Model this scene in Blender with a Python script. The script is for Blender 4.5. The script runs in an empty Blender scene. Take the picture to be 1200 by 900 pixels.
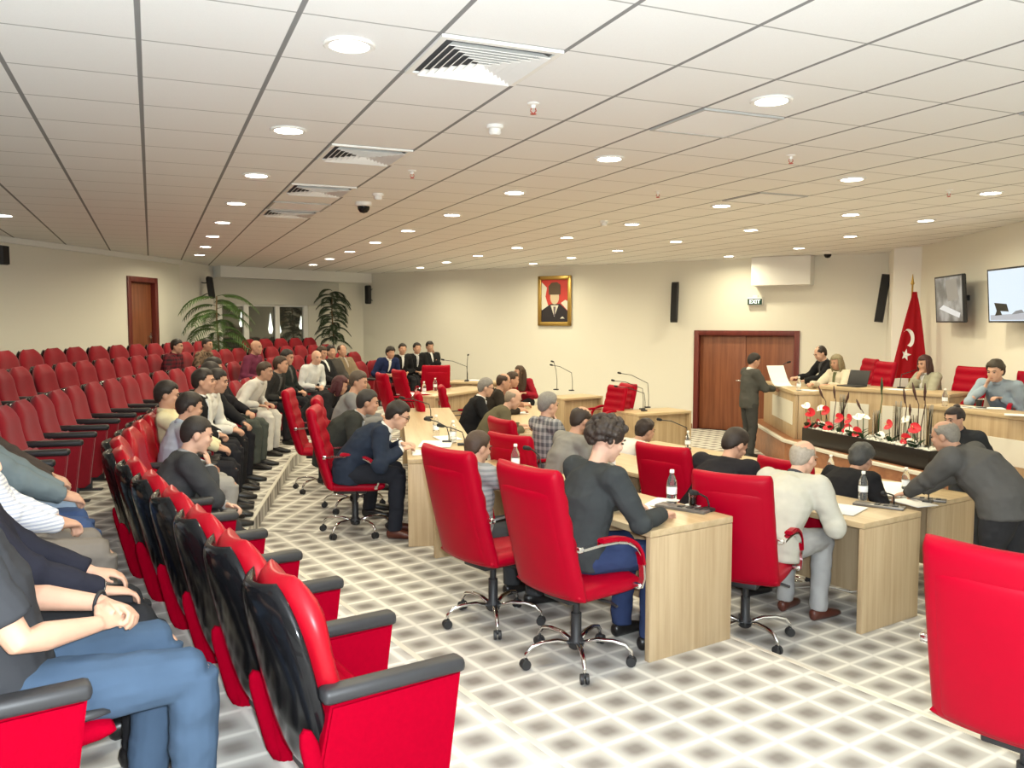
import bpy, bmesh, math, random
from mathutils import Vector, Matrix, Euler, noise
random.seed(7)
S = bpy.context.scene
COL = S.collection
PI = math.pi
R = math.radians

# ------------------------------------------------------------------ camera, world, light, exposure
F_PX, CAMZ, PITCH = 990.0, 2.2, math.atan(72 / 990.0)
cam_d = bpy.data.cameras.new('camera'); cam = bpy.data.objects.new('camera', cam_d); COL.objects.link(cam)
cam.location = (0, 0, CAMZ); cam.rotation_euler = (PI / 2 - PITCH, 0, 0)
cam_d.sensor_fit = 'HORIZONTAL'; cam_d.sensor_width = 36; cam_d.lens = 36 * F_PX / 1200; cam_d.clip_start = 0.05
S.camera = cam
S.view_settings.view_transform = 'Standard'; S.view_settings.look = 'None'
S.view_settings.gamma = 1; S.view_settings.use_curve_mapping = False
S.view_settings.exposure = 0.08
S.cycles.max_bounces = 6; S.cycles.diffuse_bounces = 4; S.cycles.transparent_max_bounces = 8
S.cycles.caustics_reflective = False; S.cycles.caustics_refractive = False
S.cycles.sample_clamp_indirect = 4
wd = bpy.data.worlds.new('world'); S.world = wd; wd.use_nodes = True
wd.node_tree.nodes['Background'].inputs[0].default_value = (0.02, 0.025, 0.04, 1)   # night outside
wd.node_tree.nodes['Background'].inputs[1].default_value = 0.3
LAMP_W = 22.0          # each ceiling downlight
LAMP_COL = (1.0, 0.90, 0.62)
LENS_E = 26.0
FLASH_W = 720.0        # the photographer's flash
fl_d = bpy.data.lights.new('camera_flash', 'POINT'); fl = bpy.data.objects.new('camera_flash', fl_d); COL.objects.link(fl)
fl.location = (0.06, 0.0, CAMZ + 0.06); fl_d.energy = FLASH_W; fl_d.shadow_soft_size = 0.04; fl_d.color = (0.86, 0.94, 1.0)
lamp_d = bpy.data.lights.new('downlight_glow', 'AREA'); lamp_d.shape = 'DISK'; lamp_d.size = 0.17
lamp_d.energy = LAMP_W; lamp_d.color = LAMP_COL; lamp_d.spread = R(165)

# ------------------------------------------------------------------ measuring: a pixel of the photograph to a point at a height / distance
cP, sP = math.cos(PITCH), math.sin(PITCH)
def ray(px, py):
    a = (px - 600) / F_PX; b = -(py - 450) / F_PX
    return Vector((a, cP + b * sP, -sP + b * cP))
def at_z(px, py, z):
    d = ray(px, py); t = (z - CAMZ) / d.z
    return Vector((d.x * t, d.y * t, z))
def at_y(px, py, y):
    d = ray(px, py); t = y / d.y
    return Vector((d.x * t, y, CAMZ + d.z * t))
def proj(v):
    dz = v.z - CAMZ; zc = v.y * cP - dz * sP; yc = v.y * sP + dz * cP
    return (600 + F_PX * v.x / zc, 450 - F_PX * yc / zc)
def on_line(px, A, B):          # where the vertical plane through a pixel column meets line AB
    k = (px - 600) / F_PX       # x = k*y (approximately)
    dx, dy = B[0] - A[0], B[1] - A[1]
    t = (k * A[1] - A[0]) / (dx - k * dy)
    return Vector((A[0] + dx * t, A[1] + dy * t, 0))
N2 = Vector((0.835, 0.55, 0)); U2 = Vector((-0.55, 0.835, 0))
def nu(n, u, z=0.0): return N2 * n + U2 * u + Vector((0, 0, z))

# ------------------------------------------------------------------ materials
MATS = {}
def mat(name, col, rough=0.6, metal=0.0, spec=0.5, noise_amt=0.0, noise_scale=30.0, bump=0.0, bump_scale=200.0, emit=None, emit_s=0.0, trans=0.0, coat=0.0, ior=1.45, sheen=0.0):
    if name in MATS: return MATS[name]
    m = bpy.data.materials.new(name); m.use_nodes = True; nt = m.node_tree; b = nt.nodes['Principled BSDF']
    c = (col[0], col[1], col[2], 1)
    b.inputs['Base Color'].default_value = c; b.inputs['Roughness'].default_value = rough
    b.inputs['Metallic'].default_value = metal; b.inputs['Specular IOR Level'].default_value = spec
    b.inputs['Transmission Weight'].default_value = trans; b.inputs['Coat Weight'].default_value = coat
    b.inputs['IOR'].default_value = ior; b.inputs['Sheen Weight'].default_value = sheen
    if emit: b.inputs['Emission Color'].default_value = (*emit, 1); b.inputs['Emission Strength'].default_value = emit_s
    if noise_amt or bump:
        tc = nt.nodes.new('ShaderNodeTexCoord')
    if noise_amt:
        nz = nt.nodes.new('ShaderNodeTexNoise'); nz.inputs['Scale'].default_value = noise_scale; nz.inputs['Detail'].default_value = 4
        nt.links.new(tc.outputs['Object'], nz.inputs['Vector'])
        mx = nt.nodes.new('ShaderNodeMix'); mx.data_type = 'RGBA'
        mx.inputs[6].default_value = tuple(v * (1 - noise_amt) for v in col) + (1,)
        mx.inputs[7].default_value = tuple(min(1, v * (1 + noise_amt)) for v in col) + (1,)
        nt.links.new(nz.outputs['Fac'], mx.inputs[0]); nt.links.new(mx.outputs[2], b.inputs['Base Color'])
    if bump:
        nb = nt.nodes.new('ShaderNodeTexNoise'); nb.inputs['Scale'].default_value = bump_scale; nb.inputs['Detail'].default_value = 3
        nt.links.new(tc.outputs['Object'], nb.inputs['Vector'])
        bp = nt.nodes.new('ShaderNodeBump'); bp.inputs['Strength'].default_value = bump; bp.inputs['Distance'].default_value = 0.004
        nt.links.new(nb.outputs['Fac'], bp.inputs['Height']); nt.links.new(bp.outputs['Normal'], b.inputs['Normal'])
    MATS[name] = m
    return m
def math_node(nt, op, a=None, b=None, clamp=False):
    n = nt.nodes.new('ShaderNodeMath'); n.operation = op; n.use_clamp = clamp
    for i, v in enumerate((a, b)):
        if v is None: continue
        if isinstance(v, (int, float)): n.inputs[i].default_value = v
        else: nt.links.new(v, n.inputs[i])
    return n.outputs[0]
def smooth(nt, v, lo, hi):
    n = nt.nodes.new('ShaderNodeMapRange'); n.interpolation_type = 'SMOOTHSTEP'
    n.inputs['From Min'].default_value = lo; n.inputs['From Max'].default_value = hi
    nt.links.new(v, n.inputs['Value']); return n.outputs['Result']
def rot_coords(nt, ang, ox=0.0, oy=0.0):
    tc = nt.nodes.new('ShaderNodeTexCoord'); mp = nt.nodes.new('ShaderNodeMapping')
    mp.vector_type = 'POINT'; mp.inputs['Rotation'].default_value = (0, 0, ang); mp.inputs['Location'].default_value = (ox, oy, 0)
    nt.links.new(tc.outputs['Object'], mp.inputs['Vector'])
    sp = nt.nodes.new('ShaderNodeSeparateXYZ'); nt.links.new(mp.outputs['Vector'], sp.inputs[0])
    return tc, sp.outputs[0], sp.outputs[1]
def mix_rgb(nt, f, a, b):
    mx = nt.nodes.new('ShaderNodeMix'); mx.data_type = 'RGBA'
    nt.links.new(f, mx.inputs[0])
    for i, v in ((6, a), (7, b)):
        if isinstance(v, tuple): mx.inputs[i].default_value = (*v, 1)
        else: nt.links.new(v, mx.inputs[i])
    return mx.outputs[2]
def carpet_mat(name, ang):
    m = bpy.data.materials.new(name); m.use_nodes = True; nt = m.node_tree; b = nt.nodes['Principled BSDF']
    tc, x, y = rot_coords(nt, ang)
    def wave(v, p):
        f = math_node(nt, 'FRACT', math_node(nt, 'DIVIDE', v, p))
        d = math_node(nt, 'MULTIPLY', math_node(nt, 'ABSOLUTE', math_node(nt, 'SUBTRACT', f, 0.5)), 2.0)
        return d                                                        # 0 mid-cell, 1 on a line
    ax, ay = wave(x, 0.235), wave(y, 0.203)
    bx = math_node(nt, 'SUBTRACT', 1.0, smooth(nt, ax, 0.12, 0.92)); by = math_node(nt, 'SUBTRACT', 1.0, smooth(nt, ay, 0.12, 0.92))
    blob = math_node(nt, 'MULTIPLY', bx, by)
    nz = nt.nodes.new('ShaderNodeTexNoise'); nz.inputs['Scale'].default_value = 5; nt.links.new(tc.outputs['Object'], nz.inputs['Vector'])
    fine = nt.nodes.new('ShaderNodeTexNoise'); fine.inputs['Scale'].default_value = 260; nt.links.new(tc.outputs['Object'], fine.inputs['Vector'])
    blob = math_node(nt, 'MULTIPLY', blob, math_node(nt, 'ADD', 0.75, math_node(nt, 'MULTIPLY', nz.outputs['Fac'], 0.5)), True)
    line = math_node(nt, 'MAXIMUM', smooth(nt, ax, 0.78, 0.97), smooth(nt, ay, 0.78, 0.97))
    c = mix_rgb(nt, blob, (0.52, 0.50, 0.46), (0.225, 0.205, 0.185))
    c = mix_rgb(nt, line, c, (0.74, 0.72, 0.66))
    nt.links.new(c, b.inputs['Base Color']); b.inputs['Roughness'].default_value = 0.95; b.inputs['Specular IOR Level'].default_value = 0.1
    bp = nt.nodes.new('ShaderNodeBump'); bp.inputs['Strength'].default_value = 0.35; bp.inputs['Distance'].default_value = 0.003
    nt.links.new(fine.outputs['Fac'], bp.inputs['Height']); nt.links.new(bp.outputs['Normal'], b.inputs['Normal'])
    return m
def wood_mat(name, c1, c2, axis='Z', scale=9.0, rough=0.45):
    m = bpy.data.materials.new(name); m.use_nodes = True; nt = m.node_tree; b = nt.nodes['Principled BSDF']
    tc = nt.nodes.new('ShaderNodeTexCoord'); mp = nt.nodes.new('ShaderNodeMapping')
    sc = {'Z': (scale, scale, 0.35), 'X': (0.35, scale, scale), 'Y': (scale, 0.35, scale)}[axis]
    mp.inputs['Scale'].default_value = sc; nt.links.new(tc.outputs['Object'], mp.inputs['Vector'])
    nz = nt.nodes.new('ShaderNodeTexNoise'); nz.inputs['Scale'].default_value = 2.2; nz.inputs['Detail'].default_value = 6; nz.inputs['Roughness'].default_value = 0.62
    nt.links.new(mp.outputs['Vector'], nz.inputs['Vector'])
    f = smooth(nt, nz.outputs['Fac'], 0.32, 0.68)
    nt.links.new(mix_rgb(nt, f, c1, c2), b.inputs['Base Color']); b.inputs['Roughness'].default_value = rough
    MATS[name] = m
    return m
def cloth_pattern(name, kind, c1, c2, scale):
    if name in MATS: return MATS[name]
    m = bpy.data.materials.new(name); m.use_nodes = True; nt = m.node_tree; b = nt.nodes['Principled BSDF']
    tc, x, y = rot_coords(nt, 0)
    sp = nt.nodes.new('ShaderNodeSeparateXYZ'); nt.links.new(tc.outputs['Object'], sp.inputs[0])
    def band(v):
        f = math_node(nt, 'FRACT', math_node(nt, 'MULTIPLY', v, scale)); return math_node(nt, 'GREATER_THAN', f, 0.55)
    if kind == 'stripe': f = band(sp.outputs[2])
    elif kind == 'plaid': f = math_node(nt, 'MULTIPLY', math_node(nt, 'ADD', band(sp.outputs[2]), band(math_node(nt, 'ADD', x, y))), 0.5)
    else:
        nz = nt.nodes.new('ShaderNodeTexNoise'); nz.inputs['Scale'].default_value = scale; nt.links.new(tc.outputs['Object'], nz.inputs['Vector'])
        f = smooth(nt, nz.outputs['Fac'], 0.45, 0.6)
    nt.links.new(mix_rgb(nt, f, c1, c2), b.inputs['Base Color']); b.inputs['Roughness'].default_value = 0.9
    b.inputs['Specular IOR Level'].default_value = 0.15
    MATS[name] = m
    return m
def cloth(name, col, sheen=0.0): return mat('cloth_' + name, col, rough=0.9, spec=0.12, noise_amt=0.14, noise_scale=9, bump=0.35, bump_scale=14, sheen=sheen)

M_wall = mat('wall_paint', (0.80, 0.775, 0.68), 0.85, noise_amt=0.025, noise_scale=120, bump=0.15, bump_scale=150, spec=0.2)
M_pier = mat('pier_paint', (0.84, 0.82, 0.76), 0.85, spec=0.2)
M_white = mat('white_paint', (0.85, 0.84, 0.80), 0.55)
M_redleather = mat('red_leather', (0.33, 0.0, 0.013), 0.45, spec=0.14, noise_amt=0.05, noise_scale=12, bump=0.08, bump_scale=90)
M_redfab = mat('red_fabric', (0.25, 0.0, 0.010), 0.9, spec=0.03, noise_amt=0.10, noise_scale=60, bump=0.15, bump_scale=400)
M_redback = mat('red_vinyl_back', (0.31, 0.002, 0.010), 0.34, spec=0.3, noise_amt=0.05, noise_scale=20)
M_velvet = mat('red_velvet', (0.235, 0.010, 0.018), 0.9, spec=0.15, noise_amt=0.12, noise_scale=25, sheen=0.12)
M_shell = mat('black_glossy_shell', (0.006, 0.006, 0.007), 0.14, spec=0.35)
M_blackpl = mat('black_plastic', (0.022, 0.022, 0.024), 0.5)
M_black = mat('matte_black', (0.012, 0.012, 0.013), 0.7)
M_chrome = mat('chrome', (0.80, 0.80, 0.80), 0.12, 1.0)
M_desk = wood_mat('light_oak', (0.40, 0.285, 0.16), (0.51, 0.385, 0.235), 'Z', 9)
M_desktop = wood_mat('light_oak_top', (0.45, 0.33, 0.185), (0.55, 0.42, 0.255), 'X', 7, 0.35)
M_door = wood_mat('door_wood', (0.175, 0.052, 0.022), (0.265, 0.09, 0.038), 'Z', 7, 0.4)
M_frame = wood_mat('door_frame_wood', (0.12, 0.018, 0.014), (0.17, 0.028, 0.02), 'Z', 6, 0.4)
M_daiswood = wood_mat('dais_red_wood', (0.25, 0.095, 0.042), (0.34, 0.145, 0.065), 'X', 5, 0.4)
M_cream = mat('cream_panel', (0.72, 0.70, 0.60), 0.4)
M_strip = mat('nosing_strip', (0.66, 0.63, 0.55), 0.45, metal=0.2)
M_glass = mat('clear_glass', (1, 1, 1), 0.02, trans=1.0, ior=1.45)
M_water = mat('bottle_plastic', (0.93, 0.96, 0.98), 0.05, trans=0.92, ior=1.25)
M_label = mat('bottle_label', (0.86, 0.89, 0.92), 0.5)
M_tea = mat('tea', (0.20, 0.02, 0.01), 0.1, spec=0.6)
M_paper = mat('paper', (0.86, 0.86, 0.84), 0.8)
M_gold = mat('gold_frame', (0.55, 0.36, 0.10), 0.35, 0.75)
M_lens = mat('lamp_lens', (1, 1, 1), 0.5, emit=(1.0, 0.95, 0.84), emit_s=LENS_E)
M_panel = mat('panel_diffuser', (0.90, 0.92, 0.95), 0.5)
M_flag = mat('flag_red', (0.55, 0.008, 0.022), 0.75, noise_amt=0.12, noise_scale=6)
M_flagw = mat('flag_white', (0.85, 0.84, 0.82), 0.75)
M_skin = mat('skin', (0.50, 0.285, 0.195), 0.55, spec=0.35, noise_amt=0.10, noise_scale=16)
M_skinp = mat('skin_pale', (0.60, 0.365, 0.265), 0.55, spec=0.35, noise_amt=0.10, noise_scale=16)
M_eye = mat('eye_dark', (0.03, 0.02, 0.018), 0.3)

# ------------------------------------------------------------------ mesh helpers
def new_obj(name, bm, m, parent=None, smooth_ang=None, loc=None, rz=None):
    bmesh.ops.recalc_face_normals(bm, faces=bm.faces[:])
    me = bpy.data.meshes.new(name); bm.to_mesh(me); bm.free()
    if m: me.materials.append(m)
    if smooth_ang is not None:
        me.shade_smooth() if smooth_ang >= 180 else None
        if smooth_ang < 180:
            me.shade_smooth()
            try: me.set_sharp_from_angle(angle=R(smooth_ang))
            except Exception: pass
    o = bpy.data.objects.new(name, me); COL.objects.link(o)
    if parent: o.parent = parent
    if loc is not None: o.location = loc
    if rz is not None: o.rotation_euler = (0, 0, rz)
    return o
def empty(name, loc=(0, 0, 0), rz=0.0):
    o = bpy.data.objects.new(name, None); o.empty_display_size = 0.1; COL.objects.link(o)
    o.location = loc; o.rotation_euler = (0, 0, rz); return o
def tag(o, label, cat, group=None):
    o['label'] = label; o['category'] = cat
    if group: o['group'] = group
    return o
def struct(o): o['kind'] = 'structure'; return o
def copy_tree(o, parent=None):
    c = o.copy(); COL.objects.link(c)
    if parent: c.parent = parent
    for ch in o.children: copy_tree(ch, c)
    return c
def BM(): return bmesh.new()
def box(bm, c, s, rz=0.0, bev=0.0, M=None):
    r = bmesh.ops.create_cube(bm, size=1.0); vs = r['verts']
    mt = Matrix.Translation(c) @ Matrix.Rotation(rz, 4, 'Z') @ Matrix.Diagonal((*s, 1))
    if M is not None: mt = M @ mt
    bmesh.ops.transform(bm, matrix=mt, verts=vs)
    if bev > 0:
        es = list({e for v in vs for e in v.link_edges})
        bmesh.ops.bevel(bm, geom=es, offset=bev, segments=2, affect='EDGES', profile=0.5)
def prism(bm, pts, z0, z1):
    a = [bm.verts.new((p[0], p[1], z0)) for p in pts]; b = [bm.verts.new((p[0], p[1], z1)) for p in pts]
    n = len(pts); bm.faces.new(a); bm.faces.new(b[::-1])
    for i in range(n): bm.faces.new((a[i], b[i], b[(i + 1) % n], a[(i + 1) % n]))
def extrude_yz(bm, pts, x0, x1):
    a = [bm.verts.new((x0, p[0], p[1])) for p in pts]; b = [bm.verts.new((x1, p[0], p[1])) for p in pts]
    n = len(pts); bm.faces.new(a); bm.faces.new(b[::-1])
    for i in range(n): bm.faces.new((a[i], b[i], b[(i + 1) % n], a[(i + 1) % n]))
def lathe(bm, prof, n=16, M=None):
    rings = []
    for r, z in prof:
        if r < 1e-5: rings.append([bm.verts.new((0, 0, z))])
        else: rings.append([bm.verts.new((r * math.cos(2 * PI * k / n), r * math.sin(2 * PI * k / n), z)) for k in range(n)])
    for A, B in zip(rings, rings[1:]):
        for k in range(n):
            k2 = (k + 1) % n
            if len(A) == 1 and len(B) == 1: continue
            if len(A) == 1: bm.faces.new((A[0], B[k], B[k2]))
            elif len(B) == 1: bm.faces.new((A[k], B[0], A[k2]))
            else: bm.faces.new((A[k], B[k], B[k2], A[k2]))
    if len(rings[0]) > 1: bm.faces.new(rings[0][::-1])
    if len(rings[-1]) > 1: bm.faces.new(rings[-1])
    if M is not None: bmesh.ops.transform(bm, matrix=M, verts=[v for r in rings for v in r])
def frame_for(d, ref):
    d = d.normalized(); s = ref - d * ref.dot(d)
    if s.length < 1e-4: s = Vector((1, 0, 0)) - d * d.x
    if s.length < 1e-4: s = Vector((0, 1, 0)) - d * d.y
    s.normalize(); return s, d.cross(s).normalized()
def loft(bm, rings, ref=Vector((1, 0, 0)), n=12, cap=0.6):
    """rings: (centre, r_side, r_other); closed rounded tube through them"""
    pts = [Vector(r[0]) for r in rings]; out = []
    for i, (c, ra, rb) in enumerate(rings):
        c = Vector(c)
        d = (pts[min(i + 1, len(pts) - 1)] - pts[max(i - 1, 0)])
        s, t = frame_for(d, ref); dn = d.normalized()
        if i == 0 and cap:
            out.append([bm.verts.new(c - dn * rb * cap)])
            out.append([bm.verts.new(c - dn * rb * cap * 0.6 + (s * ra * math.cos(2 * PI * k / n) + t * rb * math.sin(2 * PI * k / n)) * 0.72) for k in range(n)])
        out.append([bm.verts.new(c + s * ra * math.cos(2 * PI * k / n) + t * rb * math.sin(2 * PI * k / n)) for k in range(n)])
        if i == len(rings) - 1 and cap:
            out.append([bm.verts.new(c + dn * rb * cap * 0.6 + (s * ra * math.cos(2 * PI * k / n) + t * rb * math.sin(2 * PI * k / n)) * 0.72) for k in range(n)])
            out.append([bm.verts.new(c + dn * rb * cap)])
    for A, B in zip(out, out[1:]):
        for k in range(n):
            k2 = (k + 1) % n
            if len(A) == 1: bm.faces.new((A[0], B[k], B[k2]))
            elif len(B) == 1: bm.faces.new((A[k], B[0], A[k2]))
            else: bm.faces.new((A[k], B[k], B[k2], A[k2]))
    if len(out[0]) > 1: bm.faces.new(out[0][::-1])
    if len(out[-1]) > 1: bm.faces.new(out[-1])
def tube(bm, pts, r, n=8, r2=None):
    k = len(pts) - 1
    loft(bm, [(p, r + ((r2 if r2 else r) - r) * i / max(1, k),) * 1 + (r + ((r2 if r2 else r) - r) * i / max(1, k),) for i, p in enumerate(pts)], Vector((0.3, 0.2, 1)), n, 0.3)
def sweep(bm, pts, w, h):
    """flat band of width w along x and thickness h following pts in the yz plane"""
    pts = [Vector(p) for p in pts]; rings = []
    for i, p in enumerate(pts):
        d = (pts[min(i + 1, len(pts) - 1)] - pts[max(i - 1, 0)]).normalized()
        s = Vector((1, 0, 0)); t = d.cross(s).normalized()
        rings.append([bm.verts.new(p + s * a * w / 2 + t * b * h / 2) for a, b in ((-1, -1), (1, -1), (1, 1), (-1, 1))])
    for A, B in zip(rings, rings[1:]):
        for k in range(4): bm.faces.new((A[k], B[k], B[(k + 1) % 4], A[(k + 1) % 4]))
    bm.faces.new(rings[0][::-1]); bm.faces.new(rings[-1])
def ellip(bm, c, r, M=None, seg=14, rings=9):
    ret = bmesh.ops.create_uvsphere(bm, u_segments=seg, v_segments=rings, radius=1.0)
    mt = Matrix.Translation(c) @ Matrix.Diagonal((*r, 1))
    if M is not None: mt = M @ mt
    bmesh.ops.transform(bm, matrix=mt, verts=ret['verts']); return ret['verts']
def pillow(bm, wf, H, T, M, curve=None, front=None, p=6, nx=14, nz=16):
    """upholstered pad standing in the xz plane: half-width wf(t), height H, thickness T"""
    F, B = [], []
    for j in range(nz + 1):
        t = j / nz; t2 = 0.5 - 0.5 * math.cos(PI * t)          # denser at the ends
        rf, rb = [], []
        for i in range(nx + 1):
            s = math.sin((i / nx - 0.5) * PI)
            f = max(0.0, (1 - abs(s) ** p)) ** 0.5 * max(0.0, (1 - abs(2 * t2 - 1) ** (p * 1.6))) ** 0.5
            x = s * wf(t2); c = curve(s, t2) if curve else 0.0
            yf = c + T / 2 * f + (front(s, t2) * f if front else 0.0); yb = c - T / 2 * f
            edge = i in (0, nx) or j in (0, nz)
            v = bm.verts.new(M @ Vector((x, yf, t2 * H))); rf.append(v)
            rb.append(v if edge else bm.verts.new(M @ Vector((x, yb, t2 * H))))
        F.append(rf); B.append(rb)
    for j in range(nz):
        for i in range(nx):
            bm.faces.new((F[j][i], F[j][i + 1], F[j + 1][i + 1], F[j + 1][i]))
            q = (B[j][i], B[j + 1][i], B[j + 1][i + 1], B[j][i + 1])
            if len(set(q)) == 4 and not all(a is b for a, b in zip(q, (F[j][i], F[j + 1][i], F[j + 1][i + 1], F[j][i + 1]))): bm.faces.new(q)
def facing_rz(th): return -R(th)            # facing angle clockwise from +Y  ->  rotation about Z
def fdir(th): return Vector((math.sin(R(th)), math.cos(R(th)), 0))

# ------------------------------------------------------------------ the room
H_CEIL = 3.47
PL1, PL2, PL3 = (-10.0, -3.0), (-6.80, 17.41), (-6.75, 19.24)
PW, PF, PR = (-3.91, 22.27), (7.0, 15.51), (4.72, -3.0)
ROOM = [PL1, PL2, PL3, PW, PF, PR]
E1D, E2D = Vector((-0.392, 0.920, 0)), Vector((0.920, 0.392, 0))          # ceiling grid directions
def grid(e1, e2, z=H_CEIL): return E1D * e1 + E2D * e2 + Vector((0, 0, z))
GRID_RZ = math.atan2(E2D.y, E2D.x)

def ceiling_mat():
    m = bpy.data.materials.new('ceiling_tiles'); m.use_nodes = True; nt = m.node_tree; b = nt.nodes['Principled BSDF']
    tc, x, y = rot_coords(nt, -GRID_RZ)
    def dist(v, off, p):
        f = math_node(nt, 'FRACT', math_node(nt, 'ADD', math_node(nt, 'DIVIDE', math_node(nt, 'SUBTRACT', v, off), p), 0.5))
        return math_node(nt, 'MULTIPLY', math_node(nt, 'ABSOLUTE', math_node(nt, 'SUBTRACT', f, 0.5)), p)
    lx = math_node(nt, 'SUBTRACT', 1.0, smooth(nt, dist(x, 1.21, 0.613), 0.010, 0.014))
    ly = math_node(nt, 'SUBTRACT', 1.0, smooth(nt, dist(y, 4.25, 0.621), 0.004, 0.008))
    nz = nt.nodes.new('ShaderNodeTexNoise'); nz.inputs['Scale'].default_value = 320; nt.links.new(tc.outputs['Object'], nz.inputs['Vector'])
    c0 = mix_rgb(nt, nz.outputs['Fac'], (0.82, 0.82, 0.81), (0.92, 0.92, 0.91))
    c = mix_rgb(nt, ly, c0, (0.42, 0.42, 0.41)); c = mix_rgb(nt, lx, c, (0.25, 0.25, 0.25))
    nt.links.new(c, b.inputs['Base Color']); b.inputs['Roughness'].default_value = 0.9; b.inputs['Specular IOR Level'].default_value = 0.15
    return m
bm = BM(); prism(bm, ROOM, H_CEIL, H_CEIL + 0.12)
struct(new_obj('ceiling', bm, ceiling_mat()))
C_near = carpet_mat('carpet_near', -math.atan2(N2.y, N2.x))
C_mid = carpet_mat('carpet_mid', R(8))
bm = BM(); prism(bm, ROOM, -0.12, 0.0)
struct(new_obj('floor', bm, C_near))

def wall(name, A, B, m=M_wall, z0=-0.1, z1=H_CEIL, t=0.15, holes=()):
    """wall along A->B (room on its right) with rectangular holes (s0, s1, z0, z1)"""
    A, B = Vector((*A, 0)), Vector((*B, 0)); d = (B - A); L = d.length; d.normalize(); o = Vector((-d.y, d.x, 0))
    bm = BM(); ss = sorted({0.0, L, *[h[0] for h in holes], *[h[1] for h in holes]})
    def piece(s0, s1, za, zb):
        if s1 - s0 < 1e-3 or zb - za < 1e-3: return
        c = A + d * (s0 + s1) / 2 + o * t / 2 + Vector((0, 0, (za + zb) / 2))
        box(bm, c, (s1 - s0, t, zb - za), math.atan2(d.y, d.x))
    for s0, s1 in zip(ss, ss[1:]):
        hs = [h for h in holes if h[0] <= s0 + 1e-4 and h[1] >= s1 - 1e-4]
        if hs: piece(s0, s1, z0, hs[0][2]); piece(s0, s1, hs[0][3], z1)
        else: piece(s0, s1, z0, z1)
    return struct(new_obj(name, bm, m)), A, d, o
def s_on(px, A, B):
    p = on_line(px, A, B); return (p - Vector((*A, 0))).length
# left wall with the side door
sd0, sd1 = s_on(151, PL1, PL2), s_on(186, PL1, PL2)
Z_BACK = 0.9
wall('wall_left', PL1, PL2, holes=((sd0, sd1, -0.1, 3.06),))
wall('wall_pier', PL2, PL3, M_pier)
ws0, ws1 = s_on(256, PL3, PW), s_on(362, PL3, PW)
wall('wall_window', PL3, PW, holes=((ws0, ws1, 1.35, 2.64),))
fd0, fd1 = s_on(813.5, PW, PF), s_on(937, PW, PF)
wall('wall_far', PW, PF, holes=((fd0, fd1, -0.1, 2.04),))
wall('wall_right', PF, PR)
wall('wall_back', PR, PL1)
def along(A, B, s, off=0.0, z=0.0):
    A, B = Vector((*A, 0)), Vector((*B, 0)); d = (B - A).normalized(); o = Vector((d.y, -d.x, 0))   # o points into the room
    return A + d * s + o * off + Vector((0, 0, z)), math.atan2(d.y, d.x)
# bulkhead over the window wall, cornices, baseboards
p, a = along(PL3, PW, 2.1, 0.16, 3.345); bm = BM(); box(bm, p, (4.2, 0.32, 0.25), a); struct(new_obj('trim_1', bm, M_white))
LW = (Vector(PL2) - Vector(PL1)).length
p, a = along(PL1, PL2, LW / 2, 0.04, H_CEIL - 0.045); bm = BM(); box(bm, p, (LW, 0.08, 0.09), a, 0.01); struct(new_obj('trim_2', bm, M_white))
FW = (Vector(PF) - Vector(PW)).length
bm = BM()
for s0, s1 in ((0, fd0 - 0.02), (fd1 + 0.02, FW)):
    p, a = along(PW, PF, (s0 + s1) / 2, 0.011, 0.05); box(bm, p, (s1 - s0, 0.02, 0.10), a)
struct(new_obj('baseboard_far', bm, M_daiswood))
# far double door
def door(name, A, B, s0, s1, z0, z1, leaves, handle_side):
    bmf = BM(); w = 0.10
    for sa, sb, za, zb in ((s0, s0 + w, z0, z1), (s1 - w, s1, z0, z1), (s0 + w, s1 - w, z1 - w, z1)):
        p, a = along(A, B, (sa + sb) / 2, -0.05, (za + zb) / 2); box(bmf, p, (sb - sa, 0.16, zb - za), a, 0.006)
    fr = struct(new_obj(name, bmf, M_frame, smooth_ang=30))
    lw = (s1 - s0 - 2 * w) / leaves
    for k in range(leaves):
        bmd = BM(); c = s0 + w + lw * (k + 0.5)
        p, a = along(A, B, c, -0.085, (z0 + z1 - w) / 2); box(bmd, p, (lw - 0.008, 0.045, z1 - w - z0 - 0.01), a, 0.004)
        lf = new_obj('door_leaf', bmd, M_door, fr, 30)
        bmh = BM(); hs = c + (lw / 2 - 0.07) * (handle_side if leaves == 1 else (1 if k == 0 else -1))
        p, a = along(A, B, hs, -0.045, z0 + 1.0); box(bmh, p, (0.03, 0.012, 0.22), a, 0.004)
        p2, _ = along(A, B, hs - 0.05, -0.02, z0 + 1.03); box(bmh, p2, (0.13, 0.018, 0.018), a, 0.005)
        q, _ = along(A, B, hs, -0.032, z0 + 1.03); box(bmh, q, (0.02, 0.03, 0.02), a)
        new_obj('door_handle', bmh, M_chrome, lf, 30)
    return fr
door('door_1', PW, PF, fd0, fd1, 0.0, 2.04, 2, 1)
door('door_2', PL1, PL2, sd0, sd1, Z_BACK, 3.06, 1, 1)
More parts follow.
